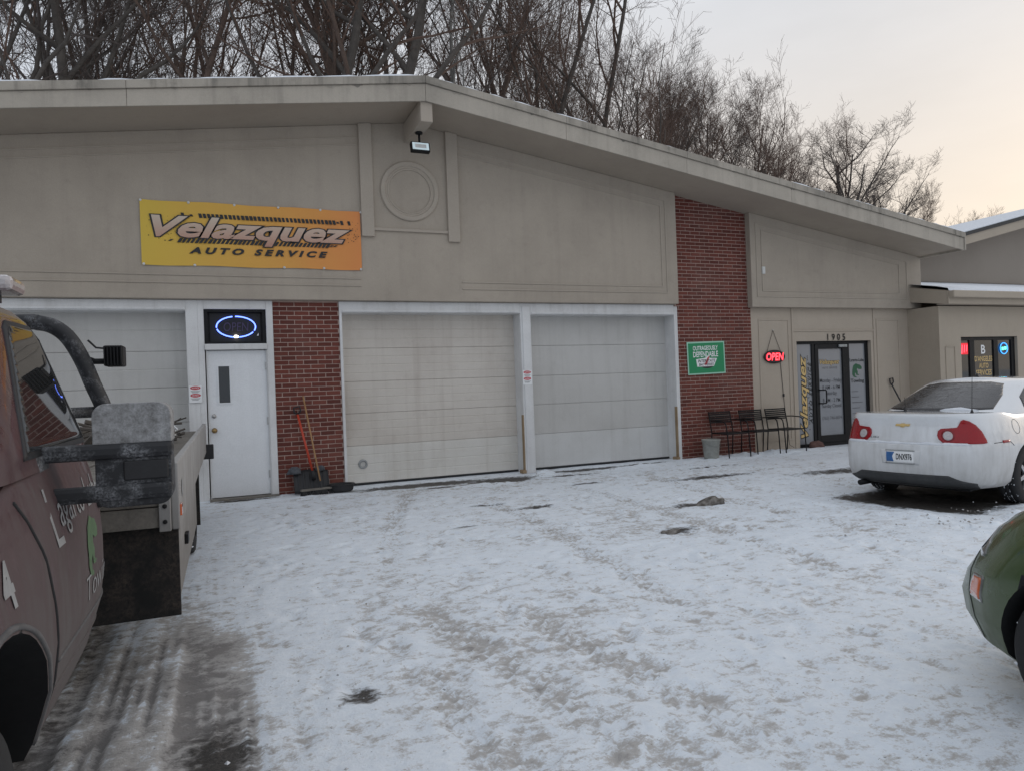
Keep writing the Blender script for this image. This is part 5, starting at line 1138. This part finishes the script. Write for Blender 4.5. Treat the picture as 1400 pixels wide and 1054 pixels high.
# chassis, deck, side rails, headboard
tbuild(tb(-1.95, -0.93, 3.5, 9.5, 0.55, 0.82), 'chassis', 'muddy_black', bevel=0.02)
dk = tbuild(tb(-2.64, -0.245, 4.16, 9.75, 0.98, 1.045), 'deck', 'grey_wood', bevel=0.004)
for k in range(9): tbuild(tb(-2.63+k*0.265, -2.63+k*0.265+0.255, 4.17, 9.74, 1.047, 1.062), 'plank', 'grey_wood', dk, bevel=0.004)
for xa, xb in ((-0.245, -0.205), (-2.685, -2.645)):
    rl = tbuild(MB().add([tp(xa, 4.14, 0.80), tp(xb, 4.14, 0.80), tp(xb, 9.8, 0.80), tp(xa, 9.8, 0.80), tp(xa, 4.14, 1.15), tp(xb, 4.14, 1.15), tp(xb, 9.8, 1.15), tp(xa, 9.8, 1.15)], [(0, 3, 2, 1), (4, 5, 6, 7), (0, 1, 5, 4), (1, 2, 6, 5), (2, 3, 7, 6), (3, 0, 4, 7)]), 'side_rail', 'bed_white', bevel=0.008)
    for yy, rr_, mt in ((4.42, 0.045, 'galvanised'),):
        MB().lathe([(0, 0.0), (1, 0.0)], (0, 0, 0), 'Y', 24, Matrix.Translation(tp(xb+0.003 if xa > -1 else xa-0.003, yy, 0.985)) @ Matrix.Diagonal((0.075, 1, 0.05, 1)) @ Matrix.Rotation(0 if xa > -1 else math.pi, 4, 'Z')).build('oval_lamp', mt, rl, world=False)
    tbuild(tb(xb-0.002 if xa > -1 else xa-0.008, xb+0.010 if xa > -1 else xa+0.002, 4.17, 4.25, 0.865, 0.925), 'marker_lamp', 'orange_lens', rl, bevel=0.004)
tbuild(tb(-2.62, -0.30, 4.12, 4.158, 0.82, 0.925), 'headboard_plank', 'grey_wood', bevel=0.004); tbuild(tb(-2.62, -0.30, 4.12, 4.158, 0.93, 1.035), 'headboard_plank', 'grey_wood', bevel=0.004)
tbuild(tb(-2.64, -0.25, 4.06, 4.157, 1.04, 1.075), 'front_lip', 'bed_white', bevel=0.012)
ep = tbuild(tb(-0.30, -0.245, 4.10, 4.15, 0.80, 1.04), 'end_plate', 'bed_white', bevel=0.004)
for z in (0.85, 0.93, 1.0): MB().lathe([(0, 0.012), (0.010, 0.010), (0.012, 0)], (0, 0, 0), 'X', 10, Matrix.Translation(tp(-0.272, 4.10, z))).build('bolt', 'black_metal', ep, world=False)
# under-deck toolbox with a big rubber flap in front of it
bx_ = tbuild(tb(-0.95, -0.235, 4.22, 6.7, 0.37, 0.80), 'toolbox', 'bed_white', bevel=0.01)
tbuild(tb(-0.231, -0.222, 4.30, 6.6, 0.42, 0.76), 'toolbox_door', 'bed_white', bx_, bevel=0.003); tbuild(tb(-0.221, -0.20, 4.78, 4.90, 0.60, 0.66), 'latch', 'black_metal', bx_, bevel=0.004)
tbuild(tb(-0.98, -0.215, 4.17, 4.185, 0.345, 0.83), 'mud_flap', 'muddy_black', bevel=0.004)
tbuild(tb(-0.90, -0.25, 8.20, 8.215, 0.15, 0.80), 'mud_flap', 'muddy_black'); tbuild(tb(-0.40, -0.12, 9.55, 9.60, 0.72, 0.90), 'tail_lamp_box', 'black_plastic', bevel=0.01)
tbuild(tb(-2.6, -0.28, 6.9, 6.95, 0.45, 0.98), 'cross_member', 'muddy_black')
# headache rack
cen = -1.44
hp = [(-0.42, 1.06), (-0.465, 1.30), (-0.505, 1.45), (-0.545, 1.56), (-0.585, 1.675), (-0.635, 1.775), (-0.69, 1.83), (-0.76, 1.853), (-0.90, 1.857)]
pth = [tp(x, 3.92, z) for x, z in hp]+[tp(2*cen-x, 3.92, z) for x, z in hp[::-1]]
def crom(P_, k=5):
    P_ = [Vector(p) for p in P_]; o_ = []
    for i in range(len(P_)-1):
        a, b, c, d = P_[max(i-1, 0)], P_[i], P_[i+1], P_[min(i+2, len(P_)-1)]
        for j in range(k):
            t = j/k; o_.append(0.5*((2*b)+(c-a)*t+(2*a-5*b+4*c-d)*t*t+(3*b-a-3*c+d)*t**3))
    return o_+[P_[-1]]
hr = tbuild(MB().tube(crom(pth), 0.036, 14), 'headache_rack', 'salted_black', smooth=True)
tbuild(MB().tube([tp(-0.50, 3.92, 1.43), tp(2*cen+0.50, 3.92, 1.43)], 0.026, 8), 'crossbar', 'salted_black', hr, smooth=True)
for x in (-0.42, 2*cen+0.42): tbuild(tb(x-0.06, x+0.06, 3.86, 4.20, 1.046, 1.064), 'foot_plate', 'salted_black', hr)
wl = tbuild(tb(-0.50, -0.415, 3.93, 4.05, 1.645, 1.745), 'work_light', 'black_metal', hr, bevel=0.008)
for k in range(6): tbuild(tb(-0.495+k*0.014, -0.489+k*0.014, 3.905, 3.935, 1.65, 1.74), 'cooling_fin', 'black_metal', hr)
tbuild(MB().tube([tp(-0.585, 3.93, 1.69), tp(-0.54, 3.95, 1.67), tp(-0.475, 3.97, 1.67)], 0.014, 8), 'bracket', 'black_metal', hr); tbuild(MB().tube([tp(-0.56, 3.92, 1.77), tp(-0.53, 3.94, 1.735), tp(-0.48, 3.95, 1.73)], 0.005, 6), 'cable', 'black_plastic', hr)
# beacon bar on the roof
lb = tbuild(tb(-2.23, -0.65, 3.02, 3.22, 1.885, 1.940), 'beacon_bar', 'clear_lens', bevel=0.02)
tbuild(tb(-2.10, -0.72, 3.06, 3.18, 1.855, 1.886), 'bar_foot', 'black_plastic', lb)
# towing mirrors
for s in (1, -1):
    mm = (lambda x: x) if s > 0 else (lambda x: 2*cen-x)
    def mbx(x0, x1, y0, y1, z0, z1): a, b = sorted((mm(x0), mm(x1))); return tb(a, b, y0, y1, z0, z1)
    LM = Matrix(((0, -1, 0, TYY), (1, 0, 0, -TX), (0, 0, 1, 0), (0, 0, 0, 1)))
    def rrect(x0, x1, z0, z1, rb, rt_):
        o_ = []
        for cx, cz, r, a0 in ((x0+rb, z0+rb, rb, 180), (x1-rb, z0+rb, rb, 270), (x1-rt_, z1-rt_, rt_, 0), (x0+rt_, z1-rt_, rt_, 90)):
            o_ += [(mm(cx+r*math.cos(R(a0+t))), cz+r*math.sin(R(a0+t))) for t in range(0, 91, 15)]
        return o_ if s > 0 else o_[::-1]
    mr_ = tbuild(MB().prism(rrect(-0.368, -0.140, 1.128, 1.345, 0.040, 0.004), 2.71, 2.86, LM), 'mirror', 'salted_black', bevel=0.018); mr_['label'] = 'big folding towing mirror, its cover frosted white'
    mo = tbuild(MB().prism(rrect(-0.372, -0.137, 1.338, 1.472, 0.004, 0.042), 2.700, 2.858, LM), 'mirror_cover', 'frosted_shell', mr_, bevel=0.034)
    for q in (mr_, mo): q.modifiers['edge'].segments = 4
    tbuild(mbx(-0.545, -0.132, 2.690, 2.725, 1.288, 1.342), 'upper_arm', 'salted_black', mr_, bevel=0.02)
    tbuild(mbx(-0.545, -0.136, 2.692, 2.725, 1.150, 1.205), 'lower_arm', 'salted_black', mr_, bevel=0.02)
    tbuild(mbx(-0.285, -0.15, 2.702, 2.712, 1.215, 1.280), 'vent', 'black_plastic', mr_, bevel=0.006)
    tbuild(mbx(-0.350, -0.155, 2.855, 2.868, 1.14, 1.45), 'mirror_glass', 'car_glass', mr_)
    tbuild(mbx(-0.62, -0.505, 2.60, 2.78, 1.15, 1.335), 'mirror_base', 'salted_black', mr_, bevel=0.03)
tbuild(MB().box(2.80, 2.98, -1.0, 1.0, 0.50, 0.72), 'bumper', 'galvanised', bevel=0.03)
for s in (-1, 1): tbuild(MB().box(2.79, 2.83, s*0.75-0.17, s*0.75+0.17, 0.86, 1.02), 'headlight', 'headlamp_lens', bevel=0.02)
tbuild(MB().box(2.80, 2.825, -0.56, 0.56, 0.82, 1.04), 'grille', 'black_plastic', bevel=0.01)
tbuild(MB().box(0.1, 2.7, -0.70, 0.70, 0.38, 0.48), 'underbody', 'dark_void')
# tangle of scrap branches on the deck
br = MB(); rr = random.Random(14)
for i in range(130):
    x, y = rr.uniform(-1.5, -0.34), rr.uniform(5.2, 8.8); a = rr.uniform(0, 6.3); L_ = rr.uniform(0.15, 0.5); z = 1.065+rr.random()**1.5*0.16
    p0 = Vector((x, y, z)); d = Vector((math.cos(a)*L_, math.sin(a)*L_, rr.uniform(-0.03, 0.16)))
    if not (-2.5 < x+d.x < -0.26): d.x = -abs(d.x)
    br.tube([p0, p0+d*0.5+Vector((0, 0, rr.uniform(-.02, .03))), p0+d], rr.uniform(0.006, 0.022), 5)
br_o = br.build('brush_pile', 'bark'); tag(br_o, 'tangle of dark scrap branches lying on the flatbed deck', 'brush pile')
br = MB()
for i in range(14):
    x, y = rr.uniform(-0.7, -0.32), rr.uniform(5.4, 8.2); a = rr.uniform(0, 6.3); p0 = Vector((x, y, 1.17)); d = Vector((-abs(math.cos(a))*.25, math.sin(a)*.25, 0.08))
    br.tube([p0, p0+d], 0.006, 5)
tag(br.build('plastic_strips', 'white_print'), 'thin white plastic strips caught among the branches on the deck', 'plastic strips')

# ------------------------------------------------------------------ bare trees on the slope
def gen_tree(seed, H, r0, spread, trunk_frac, lean_, counts, droop=0.10, wig=0.16):
    rr = random.Random(seed); tv_, tf_ = [], []; cv_, cf_ = [], []; tips = []
    up = np.array([0, 0, 1.0])
    def tube(V, F, pts, rad, n):
        o = len(V); k = len(pts); prev = None
        for i in range(k):
            d = pts[min(i+1, k-1)]-pts[max(i-1, 0)]; d = d/np.linalg.norm(d)
            if prev is None:
                a = np.cross(d, up) if abs(d[2]) < 0.9 else np.cross(d, np.array([1.0, 0, 0]))
            else: a = prev-d*prev.dot(d)
            a = a/np.linalg.norm(a); prev = a; b = np.cross(d, a)
            for j in range(n):
                t = 2*math.pi*j/n; V.append(tuple(pts[i]+a*(math.cos(t)*rad[i])+b*(math.sin(t)*rad[i])))
        for i in range(k-1):
            for j in range(n): F.append((o+i*n+j, o+i*n+(j+1) % n, o+(i+1)*n+(j+1) % n, o+(i+1)*n+j))
    def grow(p, d, L, r, lev):
        ns = (10, 7, 5, 3, 2)[lev]; sides = (9, 6, 4, 3, 3)[lev]; pts = [p]; rad = [r]; dirs = [d]
        for i in range(ns):
            d = d+np.array([rr.gauss(0, wig), rr.gauss(0, wig), rr.gauss(0, wig*0.7)])*(0.45 if lev == 0 else 1)+up*(droop if lev else 0.04)
            d = d/np.linalg.norm(d); p = p+d*L/ns; pts.append(p); dirs.append(d)
            rad.append(max(0.0045, r*(1-(0.80 if lev else 0.72)*(i+1)/ns)))
        if lev <= 1 and r > 0.05: tube(tv_, tf_, pts, rad, sides)
        else: tube(cv_, cf_, pts, rad, sides)
        if lev == 4: tips.append(p); return
        nch = counts[lev]; t0 = trunk_frac if lev == 0 else 0.18
        for k in range(nch):
            t = t0+(1-t0)*((k+rr.random())/nch); i = min(ns-1, int(t*ns)); q = pts[i]+(pts[i+1]-pts[i])*(t*ns-i); dd = dirs[i+1]
            ang = R(rr.uniform(*((28, 58) if lev == 0 else (25, 60))))*spread; ph = rr.uniform(0, 2*math.pi)
            a = np.cross(dd, np.array([0.3, 0.7, 0.2])); a = a/np.linalg.norm(a); b = np.cross(dd, a)
            nd = dd*math.cos(ang)+(a*math.cos(ph)+b*math.sin(ph))*math.sin(ang)
            if nd[2] < -0.1: nd[2] *= -0.3
            if lev == 0: cl_ = L*rr.uniform(0.34, 0.58)*(1.15-0.75*(t-t0)/(1-t0))
            else: cl_ = L*rr.uniform(0.36, 0.62)*(1.1-0.5*t)
            rc = rad[i]*rr.uniform(0.42, 0.68)
            if lev >= 2: rc = min(rc, 0.016)
            if lev == 3: rc = rr.uniform(0.0045, 0.007)
            grow(q, nd, max(cl_, 0.35), rc, lev+1)
    grow(np.array([0, 0, 0.0]), np.array([lean_[0], lean_[1], 1.0])/math.sqrt(1+lean_[0]**2+lean_[1]**2), H*0.80, r0, 0)
    zmax = max(p[2] for p in cv_)
    return tv_, tf_, cv_, cf_, tips, zmax
def tree_mesh(name, v, f, mat, smooth):
    me = bpy.data.meshes.new(name); me.from_pydata(v, [], f); me.materials.append(MAT[mat])
    if smooth: me.polygons.foreach_set('use_smooth', [True]*len(me.polygons))
    return me
KIND = [  # seed, height, trunk radius, spread, clear trunk, lean, branch counts, bark, twig, leaves, label
    (1, 20, 0.23, 1.3, 0.44, (0.05, 0), (9, 7, 6, 5), 'bark', 'twig', 0, 'thick-trunked dark bare tree'),
    (2, 20, 0.13, 0.75, 0.34, (0.03, 0), (11, 8, 7, 5), 'bark_reddish', 'twig_reddish', 0, 'slender bare tree with reddish twigs'),
    (3, 20, 0.15, 0.8, 0.34, (-0.04, 0), (11, 8, 7, 5), 'bark', 'twig', 0, 'slender bare tree with grey twigs'),
    (4, 20, 0.17, 0.9, 0.24, (0.05, 0), (12, 9, 6, 5), 'bark', 'twig_reddish', 0, 'bare vase-shaped tree'),
    (5, 21, 0.19, 1.0, 0.40, (0.06, 0), (9, 7, 6, 5), 'bark_reddish', 'twig_reddish', 1, 'tree holding withered brown leaves'),
    (6, 21, 0.25, 1.35, 0.40, (0.34, 0), (9, 8, 6, 5), 'bark', 'twig_reddish', 1, 'leaning brown-leaved tree'),
    (7, 22, 0.18, 0.8, 0.50, (0.10, 0), (8, 7, 6, 5), 'bark_pale', 'twig', 0, 'pale-barked bare tree'),
    (8, 17, 0.26, 1.35, 0.16, (0.12, 0), (11, 9, 7, 5), 'bark', 'twig', 0, 'broad bare tree with crooked limbs')]
protos = []
for (sd, H, r0, sp_, tf0, ln_, cts, bk_, tw_, lv, lab) in KIND:
    a, b, c, d, tips, zm = gen_tree(sd, H, r0, sp_, tf0, ln_, cts)
    ms = [('trunk', tree_mesh('trunk', a, b, bk_, True)), ('crown', tree_mesh('crown', c, d, tw_, False))]
    if lv:
        rr = random.Random(sd); lvv = []; lff = []
        for p in tips:
            if rr.random() < 0.42:
                q = p+np.array([rr.gauss(0, .08), rr.gauss(0, .08), rr.gauss(0, .08)-0.03]); s_ = rr.uniform(0.04, 0.075); n0 = len(lvv)
                a1 = np.array([rr.gauss(0, 1), rr.gauss(0, 1), rr.gauss(0, 1)]); a1 /= np.linalg.norm(a1); a2 = np.cross(a1, [0.2, 0.5, 0.8]); a2 /= np.linalg.norm(a2)
                lvv += [tuple(q-a1*s_), tuple(q+a2*s_*.55), tuple(q+a1*s_), tuple(q-a2*s_*.55)]; lff.append((n0, n0+1, n0+2, n0+3))
        ms.append(('withered_leaves', tree_mesh('withered_leaves', lvv, lff, 'dead_leaf', False)))
    protos.append((ms, zm, lab))
SPOTS = [(-7.2, 33, 19.1, 0), (-6.9, 36, 20.0, 2), (-6.5, 40, 21.7, 1), (-4.4, 33, 19.6, 0), (-4.3, 38, 22.2, 3), (-3.9, 44, 23.8, 2), (-1.4, 32, 20.3, 4), (-0.9, 41, 23.3, 1), (0.9, 33, 21.3, 5), (2.7, 46, 25.9, 2), (3.2, 32, 21.5, 5), (5.6, 40, 24.4, 4), (8.4, 47, 27.9, 1), (7.8, 35, 23.0, 4), (11.3, 42, 26.0, 2), (10.1, 33, 22.8, 6), (13.4, 38, 25.3, 4), (17.7, 45, 27.6, 1), (15.7, 36, 24.3, 3), (19.4, 40, 26.1, 2),
    (19.2, 36, 23.9, 3), (24.8, 41, 25.1, 2), (24.4, 37, 22.3, 3), (33.4, 47, 25.3, 1), (29.9, 39, 22.5, 2), (37.6, 45, 24.8, 3), (36.1, 40, 22.5, 1), (50.2, 52, 24.5, 2), (44.1, 42, 20.4, 3), (40.4, 36, 19.0, 7), (56.4, 46, 20.1, 7), (75.1, 58, 20.8, 1), (104.4, 75, 23.0, 2), (122.8, 82, 24.3, 1), (114.2, 72, 23.2, 3),
    (-9.2, 62, 29.7, 2), (0.1, 57, 29.6, 1), (12.0, 60, 33.0, 3), (20.8, 62, 35.4, 2), (25.3, 60, 34.6, 3), (29.5, 58, 32.4, 1), (35.2, 62, 32.8, 2), (38.1, 60, 29.6, 3), (47.1, 64, 29.8, 1), (50.3, 62, 27.9, 2), (57.7, 66, 29.1, 3), (67.2, 66, 25.2, 1), (79.2, 68, 24.3, 2)]
rr = random.Random(44)
LAND = ((-0.10, 'behind the roof over the grey door'), (0.10, 'behind the roof over the banner'), (0.24, 'behind the roof left of the ridge'), (0.42, 'behind the roof right of the ridge'), (0.68, 'behind the roof over the smooth door'), (0.92, 'behind the roof over the brick column'), (1.3, 'behind the lower end of the roof'), (9, 'beyond the neighbouring shop'))
for x, y, h, k in SPOTS:
    ms, zm, lab = protos[k]
    at_ = next(n for lim, n in LAND if x/y < lim)
    lab = lab+(' standing just ' if y < 50 else ' uphill ')+at_
    t = thing('bare_tree', lab, 'tree', (x, y, hill_z(x, y)-0.3), 0 if k in (5, 6, 7) else rr.uniform(0, 6.28), group='trees on the slope behind the shop')
    s_ = (h+0.3)/zm*(1.38 if x < 9 else 1.22 if x < 20 else 1.06); t.scale = (s_*rr.uniform(0.9, 1.1), s_*rr.uniform(0.9, 1.1), s_)
    for nm, me in ms:
        o = bpy.data.objects.new(nm, me); col.objects.link(o); o.parent = t
